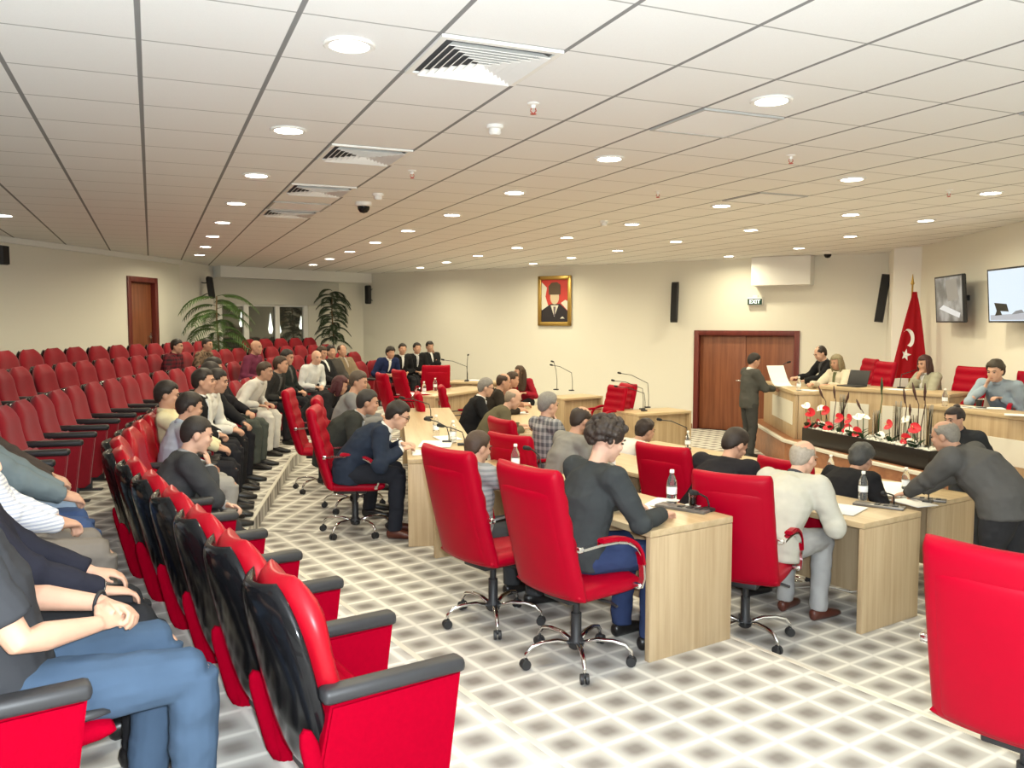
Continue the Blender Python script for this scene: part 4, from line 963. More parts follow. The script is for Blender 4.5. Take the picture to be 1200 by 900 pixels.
    for s in (1, -1):
        HP[s] = P + Vector((s * 0.09 * sc, 0.0, -0.01))
        if sit:
            k = Vector((s * 0.135, 0.43, hipz - 0.02)); an = Vector((s * 0.13, 0.40, 0.085))
        else: k = Vector((s * 0.095, 0.03, 0.49 * sc)); an = Vector((s * 0.10, -0.02, 0.085))
        if knees: k = Vector(knees[0 if s == 1 else 1])
        if ankles: an = Vector(ankles[0 if s == 1 else 1])
        an.z += feet_z; K[s], A[s] = k, an
    # arms
    W_, EL, HD, PN, CU = {}, {}, {}, {}, {}
    for s, pr in ((1, arms[1]), (-1, arms[0])):
        pole = Vector((s * 0.7, -0.45, -1)); hd = None; pn = Vector((0, 0, -1)); CU[s] = {'clasp': 1.15, 'lap': 0.9, 'chin': 1.0, 'cheek': 0.5, 'side': 0.6}.get(pr, 0.7) if isinstance(pr, str) else pr.get('c', 0.8)
        if isinstance(pr, dict): T = Vector(pr['w']); pole = Vector(pr.get('pole', pole)); hd = Vector(pr['d']) if 'd' in pr else None; pn = Vector(pr.get('n', pn))
        elif pr == 'lap': T = Vector((s * 0.075, 0.27, hipz + 0.125)); hd = Vector((-s * 0.8, 0.6, -0.1))
        elif pr == 'clasp': T = Vector((s * 0.06, 0.40, hipz + 0.115)); hd = Vector((-s * 0.55, 0.8, -0.15)); pn = Vector((-s * 0.5, 0, -0.8))
        elif pr == 'thigh': T = Vector((s * 0.14, 0.29, hipz + 0.125)); hd = Vector((-s * 0.1, 1, -0.1))
        elif pr == 'desk': T = Vector((s * 0.17, 0.46, 0.80)); hd = Vector((-s * 0.5, 0.85, -0.05))
        elif pr == 'deskin': T = Vector((s * 0.10, 0.42, 0.80)); hd = Vector((-s * 0.9, 0.4, -0.05))
        elif pr == 'chin':
            T = Mh @ Vector((s * 0.035, 0.115, -0.20)); hd = Vector((-s * 0.25, -0.05, 1)); pn = Vector((-s * 0.3, -1, 0)); pole = Vector((s * 0.5, 0.3, -1))
        elif pr == 'cheek':
            T = Mh @ Vector((s * 0.085, 0.06, -0.17)); hd = Vector((-s * 0.05, 0.1, 1)); pn = Vector((-s * 1, -0.3, 0)); pole = Vector((s * 0.7, 0.4, -1))
        else: T = Vector((s * 0.235, 0.03, hipz - 0.06)); hd = Vector((0, 0.15, -1)); pn = Vector((-s, 0, 0)); pole = Vector((s * 0.2, -1, 0))
        e, T = ik(SH[s], T, L1, L2a, pole); W_[s], EL[s] = T, e
        fd = (T - e).normalized(); HD[s] = (hd.normalized() * 0.8 + fd * 0.4).normalized() if hd else fd
        n_ = pn - HD[s] * pn.dot(HD[s]); PN[s] = n_.normalized() if n_.length > 1e-3 else frame_for(HD[s], Vector((1, 0, 0)))[0]
    # ---- body, one continuous skin
    X = Vector((1, 0, 0)); bm = BM(); b_ = build
    fw = 0.92 if female else 1.0
    loft(bm, [(P + Vector((0, 0, -0.05)), 0.15 * b_, 0.105 * b_), (P + sd(lean * .5) * 0.05, 0.16 * b_, 0.115 * b_), (waist, 0.140 * b_ * fw, 0.105 * b_), (chest, 0.155 * b_ * fw, 0.11 * b_), (nb - up * 0.06, 0.14 * fw, 0.085), (nb, 0.06, 0.06)], rv, 16)
    for s in (1, -1):
        loft(bm, [(nb - up * 0.02, 0.045, 0.045), (SH[s] + up * 0.005, 0.052, 0.055)], n=10); loft(bm, [(SH[s], 0.053 * b_, 0.055 * b_), (SH[s].lerp(EL[s], 0.5), 0.046 * b_, 0.046 * b_), (EL[s], 0.039, 0.039), (EL[s].lerp(W_[s], 0.3), 0.041, 0.041), (W_[s], 0.026, 0.024)], n=12)
        loft(bm, [(HP[s], 0.088 * b_, 0.088 * b_), (HP[s].lerp(K[s], 0.5), 0.075 * b_, 0.075 * b_), (K[s], 0.054, 0.054)], n=12); loft(bm, [(K[s], 0.053, 0.053), (K[s].lerp(A[s], 0.3), 0.052, 0.055), (A[s], 0.034, 0.034)], n=12)
        fy = Vector((s * 0.12, 1, 0)).normalized(); loft(bm, [(A[s] + Vector((0, 0, -0.03)), 0.03, 0.03), (A[s] + fy * 0.13 + Vector((0, 0, -0.06)), 0.034, 0.02)], n=8)
        # hand
        d, pn = HD[s], PN[s]; sv = d.cross(pn) * s; w = W_[s]      # sv: towards the thumb
        fr = max(0.0085, vox * 0.98)
        loft(bm, [(w, 0.024, 0.021), (w + d * 0.03, 0.033, 0.017), (w + d * 0.075, 0.040, 0.014), (w + d * 0.09, 0.036, 0.011)], sv, 10)
        curl = CU[s]
        for q, (off, ln) in enumerate(((0.029, 0.072), (0.010, 0.082), (-0.010, 0.076), (-0.029, 0.060))):
            p0 = w + d * 0.082 + sv * off; dirs = []; a0 = 0.15 + curl * 0.25
            p1 = p0 + (d * math.cos(a0) + pn * math.sin(a0)) * ln * 0.48; a1 = a0 + curl * 0.9
            p2 = p1 + (d * math.cos(a1) + pn * math.sin(a1)) * ln * 0.32; a2 = a1 + curl * 0.7
            p3 = p2 + (d * math.cos(a2) + pn * math.sin(a2)) * ln * 0.24
            loft(bm, [(p0 - d * 0.02, fr * 1.1, fr * 1.1), (p0, fr * 1.08, fr * 1.08), (p1, fr, fr), (p2, fr * 0.95, fr * 0.95), (p3, fr * 0.85, fr * 0.85)], sv, 8)
        t0 = w + d * 0.022 + sv * 0.026; t1 = t0 + (sv * 0.62 + d * 0.72 + pn * 0.25).normalized() * 0.042; t2 = t1 + (d * 0.95 + sv * 0.12 + pn * 0.3).normalized() * 0.032
        loft(bm, [(t0 - sv * 0.012, fr * 1.45, fr * 1.35), (t0, fr * 1.4, fr * 1.3), (t1, fr * 1.12, fr * 1.1), (t2, fr * 0.95, fr * 0.9)], pn, 8)
    # neck and head
    loft(bm, [(nb - nd * 0.03, 0.058, 0.058), (nb + nd * 0.05, 0.052, 0.054), (Mh @ Vector((0, -0.02, -0.03)), 0.052, 0.055)], rv, 12)
    ellip(bm, (0, -0.014, 0.028), (0.077, 0.097, 0.092), Mh, 18, 12); ellip(bm, (0, 0.022, -0.035), (0.061, 0.070, 0.083), Mh, 16, 10); ellip(bm, (0, 0.052, -0.094), (0.034, 0.028, 0.026), Mh); ellip(bm, (0, 0.005, -0.055), (0.066, 0.07, 0.05), Mh)
    ellip(bm, (0, 0.073, 0.026), (0.048, 0.020, 0.012), Mh); ellip(bm, (0, 0.083, -0.058), (0.024, 0.012, 0.010), Mh)
    for s in (1, -1):
        ellip(bm, (s * 0.078, -0.012, -0.008), (0.012, 0.022, 0.034), Mh); ellip(bm, (s * 0.036, 0.065, -0.022), (0.026, 0.022, 0.024), Mh)
    loft(bm, [(Mh @ Vector((0, 0.080, 0.020)), 0.009, 0.009), (Mh @ Vector((0, 0.092, -0.010)), 0.010, 0.010), (Mh @ Vector((0, 0.096, -0.026)), 0.015, 0.011)], rv, 8)
    body = new_obj('person', bm, skm, None, 180, base, rz); to_remesh(body, vox, 3)
    tag(body, label, category)
    # ---- face details
    if dist < 16:
        for s in (1, -1):
            bm = BM(); ellip(bm, (s * 0.031, 0.083, 0.006), (0.013, 0.006, 0.006), Mh, 10, 6); new_obj('eye', bm, M_eye, body, 180)
        hcol = mat('hair_%d_%d_%d' % tuple(int(v * 255) for v in haircol), haircol, 0.6, noise_amt=0.3, noise_scale=60, bump=0.4, bump_scale=120)
        for s in (1, -1):
            bm = BM(); loft(bm, [(Mh @ Vector((s * 0.014, 0.092, 0.024)), 0.004, 0.004), (Mh @ Vector((s * 0.033, 0.090, 0.030)), 0.005, 0.005), (Mh @ Vector((s * 0.052, 0.078, 0.024)), 0.003, 0.003)], n=6); new_obj('eyebrow', bm, hcol, body, 180)
        bm = BM(); ellip(bm, (0, 0.0925, -0.058), (0.021, 0.004, 0.004), Mh, 10, 6); new_obj('mouth', bm, mat('lips', (0.32, 0.10, 0.08), 0.5), body, 180)
    hm = mat('hair_%d_%d_%d' % tuple(int(v * 255) for v in haircol), haircol, 0.6, noise_amt=0.3, noise_scale=60, bump=0.4, bump_scale=120)
    # ---- hair
    def cap(th_, keep, m=hm, nm='hair', amp=0.004, scl=26, back=0.0):
        """keep(c) > 0 where hair grows; it thins out towards the hairline"""
        hi = dist < 9
        bm = BM(); vs = ellip(bm, (0, 0, 0), (1, 1, 1), None, 48 if hi else 30, 36 if hi else 22); kill = []
        jit = lambda c: keep(c) + 0.09 * noise.noise(c * 7 + Vector((len(label), 0, 0)))
        for f in bm.faces:
            if jit(f.calc_center_median().normalized()) <= 0: kill.append(f)
        bmesh.ops.delete(bm, geom=kill, context='FACES')
        for v in bm.verts:
            c = v.co.normalized(); zz = c.z * (0.094 if c.z > 0 else 0.094 + 0.05 * max(0, -c.y))
            q = Vector((c.x * (0.079 if c.z > 0 else 0.077), c.y * 0.099 - 0.014, zz + 0.028)); nz_ = noise.noise(q * scl + Vector((len(label) * 1.7, 0, 0)))
            e_ = max(0.12, min(1.0, jit(c) / 0.30)) ** 0.6
            v.co = Mh @ (q + c * (th_ + amp * nz_) * e_)
        bmesh.ops.solidify(bm, geom=bm.faces[:], thickness=0.010)
        return new_obj(nm, bm, m, body, 180)
    def line_short(c):      # short men's cut: forehead free, round the ears, down to the nape
        y = c.y
        if y > 0.60: lo = 0.44
        elif y > 0.30: lo = -0.12 + (y - 0.30) / 0.30 * 0.56
        elif y > -0.10: lo = -0.22 + (y + 0.10) / 0.40 * 0.10
        else: lo = -0.24 - 0.72 * min(1, (-0.10 - y) / 0.40)
        return c.z - lo
    if hair == 'short': cap(0.013, line_short)
    elif hair == 'full': cap(0.024, line_short, amp=0.010, scl=34)
    elif hair == 'crop': cap(0.006, line_short, amp=0.001)
    elif hair == 'balding': cap(0.011, lambda c: min(line_short(c), (0.66 - c.z) if c.y < 0.2 else min(0.45 - c.z, abs(c.x) - 0.6)), amp=0.003)
    elif hair == 'receding': cap(0.011, lambda c: min(line_short(c), max(abs(c.x) - 0.72, 0.15 - c.y), max(0.9 - c.z, -0.25 - c.y)))
    elif hair == 'fringe': cap(0.008, lambda c: min(line_short(c), 0.40 - c.z, 0.15 - c.y), amp=0.002)
    elif hair == 'curly':
        bm = BM(); rr = random.Random(11)
        ellip(bm, (0, -0.018, 0.045), (0.092, 0.105, 0.092), Mh)
        for k in range(120):
            a = rr.uniform(0, 2 * PI); zz = rr.uniform(-0.75, 1); c = Vector((math.cos(a) * math.sqrt(1 - min(1, zz * zz)), math.sin(a) * math.sqrt(1 - min(1, zz * zz)), zz))
            if c.y > 0.35 and c.z < 0.35: continue
            if c.y > 0 and c.z < -0.25: continue
            q = Vector((c.x * 0.102, c.y * 0.112 - 0.02, c.z * 0.100 + 0.036)); r_ = rr.uniform(0.017, 0.027); ellip(bm, q, (r_, r_, r_), Mh, 8, 6)
        to_remesh(new_obj('hair', bm, hm, body, 180), max(0.006, vox * .8), 1)
    elif hair in ('long', 'bob', 'shoulder'):
        cap(0.018, lambda c: max(c.z - (0.45 if c.y > 0.5 else -0.25 + max(0, c.y) * 1.1), -0.15 - c.y), amp=0.006)
        bm = BM(); L_ = {'long': 0.30, 'bob': 0.13, 'shoulder': 0.19}[hair]
        loft(bm, [(Mh @ Vector((0, -0.055, 0.05)), 0.085, 0.05), (Mh @ Vector((0, -0.07, -0.05)), 0.095, 0.05), (Mh @ Vector((0, -0.075, -0.05 - L_ * 0.6)), 0.092, 0.042), (Mh @ Vector((0, -0.065, -0.05 - L_)), 0.07, 0.025)], rv, 14)
        for s in (1, -1): loft(bm, [(Mh @ Vector((s * 0.078, 0.0, 0.05)), 0.022, 0.04), (Mh @ Vector((s * 0.088, 0.015, -0.05)), 0.022, 0.04), (Mh @ Vector((s * 0.08, 0.01, -0.06 - L_ * 0.6)), 0.016, 0.03)], rv, 10)
        to_remesh(new_obj('hair_fall', bm, hm, body, 180), max(0.007, vox), 2)
    elif hair == 'bun':
        cap(0.014, lambda c: c.z - (0.40 if c.y > 0.5 else -0.1 - 0.4 * max(0, -c.y))); bm = BM(); ellip(bm, (0, -0.05, 0.125), (0.034, 0.036, 0.028), Mh); new_obj('hair_bun', bm, hm, body, 180)
    if beard: cap(0.004, lambda c: min(-0.35 - c.z, c.y - 0.1), nm='beard', amp=0.001)
    if glasses:
        bm = BM()
        for s in (1, -1):
            pts = [Mh @ Vector((s * 0.031 + 0.021 * math.cos(2 * PI * k / 14), 0.100 - 0.004 * abs(math.cos(2 * PI * k / 14)), 0.004 + 0.016 * math.sin(2 * PI * k / 14))) for k in range(15)]
            tube(bm, [tuple(p_) for p_ in pts], 0.0022, 5); tube(bm, [tuple(Mh @ Vector((s * 0.052, 0.094, 0.008))), tuple(Mh @ Vector((s * 0.083, 0.0, 0.012)))], 0.0022, 5)
        tube(bm, [tuple(Mh @ Vector((-0.010, 0.100, 0.006))), tuple(Mh @ Vector((0.010, 0.100, 0.006)))], 0.002, 5); new_obj('glasses', bm, M_black, body, 180)
    # ---- clothing
    off = 0.034 if top == 'jacket' else 0.024 if top in ('shirt', 'sweater') else 0.018
    tm = topmat or cloth('%s_%d_%d_%d' % (top, *[int(v * 255) for v in topcol]), topcol)
    bm = BM(); be = belly
    lowz = -0.10 if top == 'jacket' else -0.06
    loft(bm, [(P + Vector((0, 0.0, lowz)), 0.158 * b_ + off, 0.108 * b_ + off), (P + sd(lean * .5) * 0.05, 0.163 * b_ + off, 0.118 * b_ * be + off), (waist, 0.145 * b_ * fw + off, 0.108 * b_ * be + off), (chest, 0.160 * b_ * fw + off, 0.113 * b_ + off), (nb - up * 0.065, 0.147 * fw + off, 0.088 + off), (nb - up * 0.012, 0.072 + off * .6, 0.066 + off * .5), (nb + nd * 0.018, 0.058 + off * .4, 0.056 + off * .4)], rv, 18, cap=0.15)
    if female: 
        for s in (1, -1): ellip(bm, chest + rv * s * 0.07 + Vector((0, 0.085, 0.0)), (0.062, 0.05, 0.06))
    for s in (1, -1):
        loft(bm, [(nb - up * 0.028, 0.05 + off * .5, 0.05 + off * .3), (SH[s] + up * 0.004, 0.055 + off * .5, 0.056 + off * .6)], n=12)
        ellip(bm, SH[s] + up * 0.0, (0.060 * b_ + off * .6, 0.060 * b_ + off * .6, 0.060 * b_ + off * .6))
        loft(bm, [(nb - up * 0.05, 0.065 + off * .6, 0.07 + off * .5), (SH[s] - up * 0.012, 0.058 * b_ + off * .6, 0.060 * b_ + off * .6)], n=12)
        if sleeves == 'long':
            ellip(bm, EL[s], (0.050 + off * .8,) * 3)
            loft(bm, [(SH[s], 0.056 * b_ + off * .7, 0.058 * b_ + off * .7), (SH[s].lerp(EL[s], 0.5), 0.050 * b_ + off * .7, 0.050 * b_ + off * .7), (EL[s], 0.044 + off * .7, 0.044 + off * .7), (EL[s].lerp(W_[s], 0.5), 0.038 + off * .7, 0.038 + off * .7), (W_[s] - (W_[s] - EL[s]).normalized() * 0.012, 0.031 + off * .55, 0.031 + off * .55)], n=14, cap=0.15)
        else:
            loft(bm, [(SH[s], 0.056 * b_ + off, 0.058 * b_ + off), (SH[s].lerp(EL[s], 0.4), 0.052 * b_ + off, 0.052 * b_ + off), (SH[s].lerp(EL[s], 0.78), 0.050 * b_ + off, 0.050 * b_ + off)], n=14, cap=0.1)
    garment = {'jacket': 'jacket', 'shirt': 'shirt', 'sweater': 'sweater', 'tshirt': 't_shirt', 'blouse': 'blouse'}[top]
    jk = to_remesh(new_obj(garment, bm, tm, body, 180), max(0.008, vox * 1.1), 3)
    if shirt is not None and top == 'jacket':
        sm = cloth('collar_%d_%d_%d' % tuple(int(v * 255) for v in shirt), shirt)
        bm = BM(); loft(bm, [(nb - nd * 0.01, 0.072, 0.072), (nb + nd * 0.035, 0.064, 0.066)], rv, 16, cap=0.1)
        fr_ = Vector((math.sin(tw), math.cos(tw), 0)); ax = (nb - chest).normalized(); fn = (fr_ - ax * fr_.dot(ax)).normalized()
        kw = 1.0 if dist < 12 else 0.7
        lv = [(nb + fn * 0.088 + ax * 0.004, 0.040 * kw), (nb - ax * 0.065 + fn * 0.122, 0.034 * kw), (chest + ax * 0.04 + fn * (0.113 * b_ + 0.036), 0.018), (chest - ax * 0.03 + fn * (0.113 * b_ + 0.032), 0.006)]
        tp, bt = lv[0][0], lv[2][0]; L_ = [[bm.verts.new(c + rv * sx * w + fn * dz_) for sx, dz_ in ((-1, 0.0), (1, 0.0), (1, -0.07), (-1, -0.07))] for c, w in lv]
        for A_, B_ in zip(L_, L_[1:]):
            for i in range(4): bm.faces.new((A_[i], A_[(i + 1) % 4], B_[(i + 1) % 4], B_[i]))
        bm.faces.new(L_[0][::-1]); bm.faces.new(L_[-1])
        new_obj('shirt_front', bm, sm, body, 30)
        if tie is not None:
            bm = BM(); loft(bm, [(tp + fn * 0.006, 0.014, 0.010), (lv[1][0] + fn * 0.004, 0.015, 0.007), (lv[2][0] + fn * 0.004, 0.014, 0.006)], rv, 10, 0.3); new_obj('tie', bm, cloth('tie_%d_%d_%d' % tuple(int(v * 255) for v in tie), tie), body, 180)
        if dist < 12:
            for s in (1, -1):
                bm = BM(); e_ = (W_[s] - EL[s]).normalized(); loft(bm, [(W_[s] - e_ * 0.02, 0.036, 0.036), (W_[s] + e_ * 0.006, 0.034, 0.034)], n=12, cap=0.05)
                new_obj('shirt_cuff', bm, sm, body, 180)
    elif top == 'shirt':
        bm = BM(); loft(bm, [(nb - nd * 0.004, 0.074, 0.072), (nb + nd * 0.036, 0.063, 0.065)], rv, 16, cap=0.1); new_obj('collar', bm, tm, body, 180)
    if legs:
        lm = cloth('trousers_%d_%d_%d' % tuple(int(v * 255) for v in legcol), legcol)
        bm = BM(); loft(bm, [(P + Vector((0, 0, -0.075)), 0.15 * b_, 0.11 * b_), (P + Vector((0, 0, 0.04)), 0.168 * b_, 0.122 * b_ * be)], rv, 16, cap=0.4)
        for s in (1, -1):
            loft(bm, [(HP[s], 0.106 * b_, 0.104 * b_), (HP[s].lerp(K[s], 0.5), 0.096 * b_, 0.092 * b_), (K[s], 0.076, 0.074)], n=14)
            e_ = (A[s] - K[s]).normalized(); loft(bm, [(K[s], 0.075, 0.073), (K[s].lerp(A[s], 0.35), 0.072, 0.074), (A[s] + e_ * 0.01, 0.060, 0.064)], n=14, cap=0.12)
        to_remesh(new_obj('trousers', bm, lm, body, 180), max(0.008, vox * 1.1), 3)
        shm = mat('shoe_%d_%d_%d' % tuple(int(v * 255) for v in shoecol), shoecol, 0.35)
        for s in (1, -1): shoe(body, A[s], s * 0.15, shm)
    if watch:
        s, wm, rr_ = watch; e_ = (W_[s] - EL[s]).normalized(); bm = BM(); c = W_[s] - e_ * 0.012; a_, b2 = frame_for(e_, Vector((1, 0, 0)))
        tube(bm, [tuple(c + a_ * rr_ * math.cos(2 * PI * k / 16) + b2 * rr_ * math.sin(2 * PI * k / 16)) for k in range(17)], 0.006, 6); new_obj('bracelet', bm, wm, body, 180)
    return body

# ------------------------------------------------------------------ rows of auditorium seats
def sample_row(poly, step, th_fix=None):
    out = []; pts = [Vector(p) for p in poly]; cum = [0]
    for A, B in zip(pts, pts[1:]): cum.append(cum[-1] + (B - A).length)
    s = 0.0
    while s <= cum[-1]:
        i = max(k for k in range(len(pts) - 1) if cum[k] <= s + 1e-6); A, B = pts[i], pts[i + 1]
        f = (s - cum[i]) / (cum[i + 1] - cum[i]); p = A.lerp(B, f)
        def seg(j): d = pts[j + 1] - pts[j]; return math.degrees(math.atan2(d.x, d.y))
        t0 = seg(i)
        if f < 0.5 and i > 0: t = t0 + (seg(i - 1) - t0) * (0.5 - f)
        elif f >= 0.5 and i < len(pts) - 2: t = t0 + (seg(i + 1) - t0) * (f - 0.5)
        else: t = t0
        out.append({'p': p, 'th': t + 90, 'used': False}); s += step
    return out
def V(x, y): return Vector((x, y, 0))
ROW1 = sample_row([nu(1.12, 2.70), nu(1.12, 6.2), V(-2.86, 7.1), V(-3.25, 8.6), V(-3.60, 11.0), V(-3.62, 13.0), V(-3.48, 14.5), V(-3.30, 16.2), V(-2.85, 17.8), V(-2.1, 19.0), V(-1.75, 19.3)], 0.53)
ROW2 = sample_row([nu(0.10, 2.78), nu(0.10, 6.2), V(-3.95, 7.3), V(-4.3, 8.7), V(-4.55, 10.9), V(-4.55, 13.3), V(-4.2, 16.6), V(-3.2, 19.3)], 0.545)
ROW3 = sample_row([V(-5.15, 8.6), V(-5.40, 9.7), V(-5.50, 11.5), V(-5.50, 13.3), V(-5.25, 16.6), V(-4.1, 20.0)], 0.545)
ROW4 = sample_row([V(-6.12, 9.6), V(-6.2, 10.9), V(-6.15, 12.4), V(-6.0, 13.9), V(-5.75, 16.2)], 0.55)
ROW5 = sample_row([V(-5.45, 18.1), V(-4.6, 20.3)], 0.56)

# ------------------------------------------------------------------ the people: front audience row
BLK = (0.016, 0.016, 0.018); DGREY = (0.045, 0.047, 0.05); MGREY = (0.12, 0.12, 0.12); NAVY = (0.022, 0.030, 0.050); WHT = (0.74, 0.74, 0.72)
GREYHAIR = (0.20, 0.19, 0.18); WHITEHAIR = (0.42, 0.40, 0.37); BROWN = (0.045, 0.026, 0.016); DBROWN = (0.025, 0.016, 0.012)
def r1(label, head, Y, **k): return person(label, ZA, None, head=head, Y=Y, snap=ROW1, **k) if 'th' not in k else person(label, ZA, k.pop('th'), head=head, Y=Y, snap=ROW1, **k)
r1('man in dark grey jacket with hand at chin, nearest sitter in the front row', (215, 510), 5.5, th=60, seat=0.28, sc=1.0, side=-4, topcol=DGREY, legcol=(0.03, 0.03, 0.033), lean=-4, hp=14, hy=5, arms=('clasp', 'chin'), hair='crop', skin='p', shirt=(0.3, 0.3, 0.3))
r1('man in light blue shirt with short dark hair, back to camera, front row', (182, 478), 6.9, th=58, seat=0.30, sc=1.0, top='shirt', topcol=(0.38, 0.43, 0.50), lean=0, hp=16, arms=('lap', 'lap'), hair='short', legcol=(0.32, 0.31, 0.29))
r1('man in cream shirt with black hair in the front row', (200, 459), 7.3, th=74, seat=0.36, top='shirt', topcol=(0.62, 0.56, 0.36), lean=2, hp=10, arms=('clasp', 'clasp'), hair='short')
r1('man in dark jacket and white shirt beside the cream shirted man', (225, 447), 7.7, th=78, topcol=BLK, shirt=WHT, lean=14, hy=8, arms=('lap', 'lap'))
r1('man in white shirt and black trousers with clasped hands, front row', (270, 446), 8.5, th=86, top='shirt', topcol=(0.66, 0.65, 0.60), lean=26, hp=10, arms=('clasp', 'clasp'), legcol=BLK)
r1('man in black jacket with chin on hand, behind the white shirted man', (285, 437), 9.3, th=88, topcol=BLK, lean=24, hp=14, arms=('clasp', 'chin'), shirt=(0.1, 0.1, 0.11))
r1('young man in black jacket raising a hand to his face, front row', (306, 428), 10.3, th=90, topcol=(0.018, 0.017, 0.020), lean=20, hp=6, arms=('lap', 'cheek'), hair='full', legcol=(0.07, 0.08, 0.07))
r1('person in pale shirt and white trousers sitting in the front row', (322, 436), 11.2, th=94, top='shirt', topcol=(0.6, 0.58, 0.54), lean=16, hp=6, arms=('thigh', 'thigh'), legcol=(0.62, 0.60, 0.55), hair='short', haircol=BROWN)
r1('man in dark suit turned sideways, front row right of the white trousers', (333, 428), 12.2, th=98, topcol=(0.03, 0.03, 0.03), lean=8, hy=-8, arms=('lap', 'lap'), haircol=BROWN, shirt=(0.1, 0.1, 0.1))
r1('dark-haired man in black jacket next to the bald man in white, front row', (347, 418), 13.2, th=102, topcol=(0.018, 0.022, 0.022), lean=10, hp=10, arms=('lap', 'lap'), shirt=(0.1, 0.1, 0.1))
r1('bald man in white shirt facing the camera, front row', (365, 420), 14.2, th=120, top='shirt', topcol=(0.62, 0.64, 0.64), lean=6, hy=20, hp=6, arms=('lap', 'lap'), hair='none', skin='p')
r1('man in black suit and white shirt reading papers, far front row', (391, 407), 15.4, th=118, topcol=BLK, shirt=WHT, lean=12, hp=12, arms=('lap', 'lap'), haircol=BROWN)
r1('dark-haired man half hidden beside the man in tan suit', (400, 407), 16.0, th=122, topcol=(0.06, 0.055, 0.05), lean=6, arms=('lap', 'lap'))
r1('man in tan suit sitting upright in the far front row', (411, 404), 16.6, th=128, topcol=(0.22, 0.17, 0.11), lean=4, hy=10, arms=('thigh', 'thigh'), hair='receding', haircol=BROWN, shirt=(0.4, 0.35, 0.3), legcol=(0.2, 0.16, 0.11))
r1('young person in navy blazer and white shirt near the far wall', (446, 414), 17.9, th=140, topcol=(0.020, 0.030, 0.085), shirt=WHT, lean=6, hp=10, arms=('lap', 'lap'), hair='full')
r1('man in black suit second from the left in the group at the far wall', (463, 410), 18.6, th=146, topcol=BLK, shirt=WHT, lean=5, hy=15, arms=('lap', 'lap'))
r1('man in black suit and pale tie third in the group at the far wall', (475, 409), 19.0, th=148, topcol=BLK, shirt=WHT, tie=(0.4, 0.4, 0.45), lean=8, arms=('lap', 'lap'))
r1('man in black suit resting his cheek on his hand by the big red chair back', (489, 405), 19.2, th=150, topcol=BLK, shirt=WHT, lean=2, hp=8, arms=('cheek', 'lap'))
# second row
def r2(label, idx, **k): s_ = ROW2[idx]; s_['used'] = True; return person(label, ZB, k.pop('th', s_['th']), xy=s_['p'], **k)
r2('seated man in black t-shirt and blue jeans with clasped hands, nearest the camera', 0, th=58, top='tshirt', topcol=(0.035, 0.036, 0.04), sleeves='short', lean=-12, arms=({'w': (-0.055, 0.25, 0.735), 'd': (0.75, 0.6, -0.15), 'n': (0.2, -0.5, -0.85), 'c': 1.1}, {'w': (0.075, 0.22, 0.715), 'd': (-0.75, 0.65, 0.1), 'n': (-0.5, -0.5, -0.7), 'pole': (0.8, -0.2, -1), 'c': 1.1}),
   legcol=(0.045, 0.072, 0.115), skin='m', sc=1.02, watch=(-1, M_black, 0.034), knees=((0.155, 0.47, 0.545), (-0.16, 0.43, 0.545)), ankles=((0.15, 0.46, 0.085), (-0.10, 0.36, 0.085)), build=1.06)
r2('man in black shirt and black trousers with a silver watch, second in the near row', 1, th=56, top='shirt', topcol=(0.018, 0.018, 0.026), lean=-12, arms=('thigh', 'thigh'), legcol=(0.018, 0.018, 0.02), watch=(1, M_chrome, 0.036))
r2('man in white striped shirt and grey-brown trousers in the near row', 3, th=56, top='shirt', topmat=cloth_pattern('cloth_white_stripe', 'stripe', (0.72, 0.72, 0.72), (0.45, 0.47, 0.55), 55), topcol=WHT, lean=-10, arms=('lap', 'lap'), legcol=(0.18, 0.155, 0.13), haircol=GREYHAIR, build=1.1, belly=1.25)
r2('man in grey-blue jacket leaning forward, beside the striped shirt', 4, th=58, topcol=(0.13, 0.16, 0.17), lean=-8, arms=('clasp', 'clasp'), legcol=(0.05, 0.08, 0.17), haircol=GREYHAIR)
r2('man in brown leather jacket and light blue jeans in the near row', 5, th=62, topcol=(0.055, 0.042, 0.036), lean=-10, arms=('clasp', 'clasp'), legcol=(0.20, 0.27, 0.38), hair='short')
person('bald man in purple shirt sitting behind the front row, before the window', ZB, 100, head=(308, 408), Y=14.3, snap=ROW2, top='shirt', topcol=(0.16, 0.035, 0.07), lean=4, hy=10, arms=('lap', 'lap'), hair='none')
# back rows by the side door
person('man in dark red plaid shirt in the back row beside the side door', 0.75, 95, head=(190, 407), Y=13.4, snap=ROW3, top='shirt', topmat=cloth_pattern('cloth_red_plaid', 'plaid', (0.16, 0.02, 0.03), (0.03, 0.02, 0.025), 16), topcol=(0.1, 0.02, 0.02), lean=2, hp=4, arms=('lap', 'lap'), seat=0.38, sc=0.93)
person('man in mottled brown shirt in the back row right of the plaid shirt', 0.75, 98, head=(209, 405), Y=14.6, snap=ROW3, top='shirt', topmat=cloth_pattern('cloth_camo', 'blotch', (0.22, 0.15, 0.10), (0.08, 0.055, 0.04), 22), topcol=(0.2, 0.14, 0.1), lean=0, hy=10, arms=('lap', 'lap'), hair='crop', seat=0.38, sc=0.93)

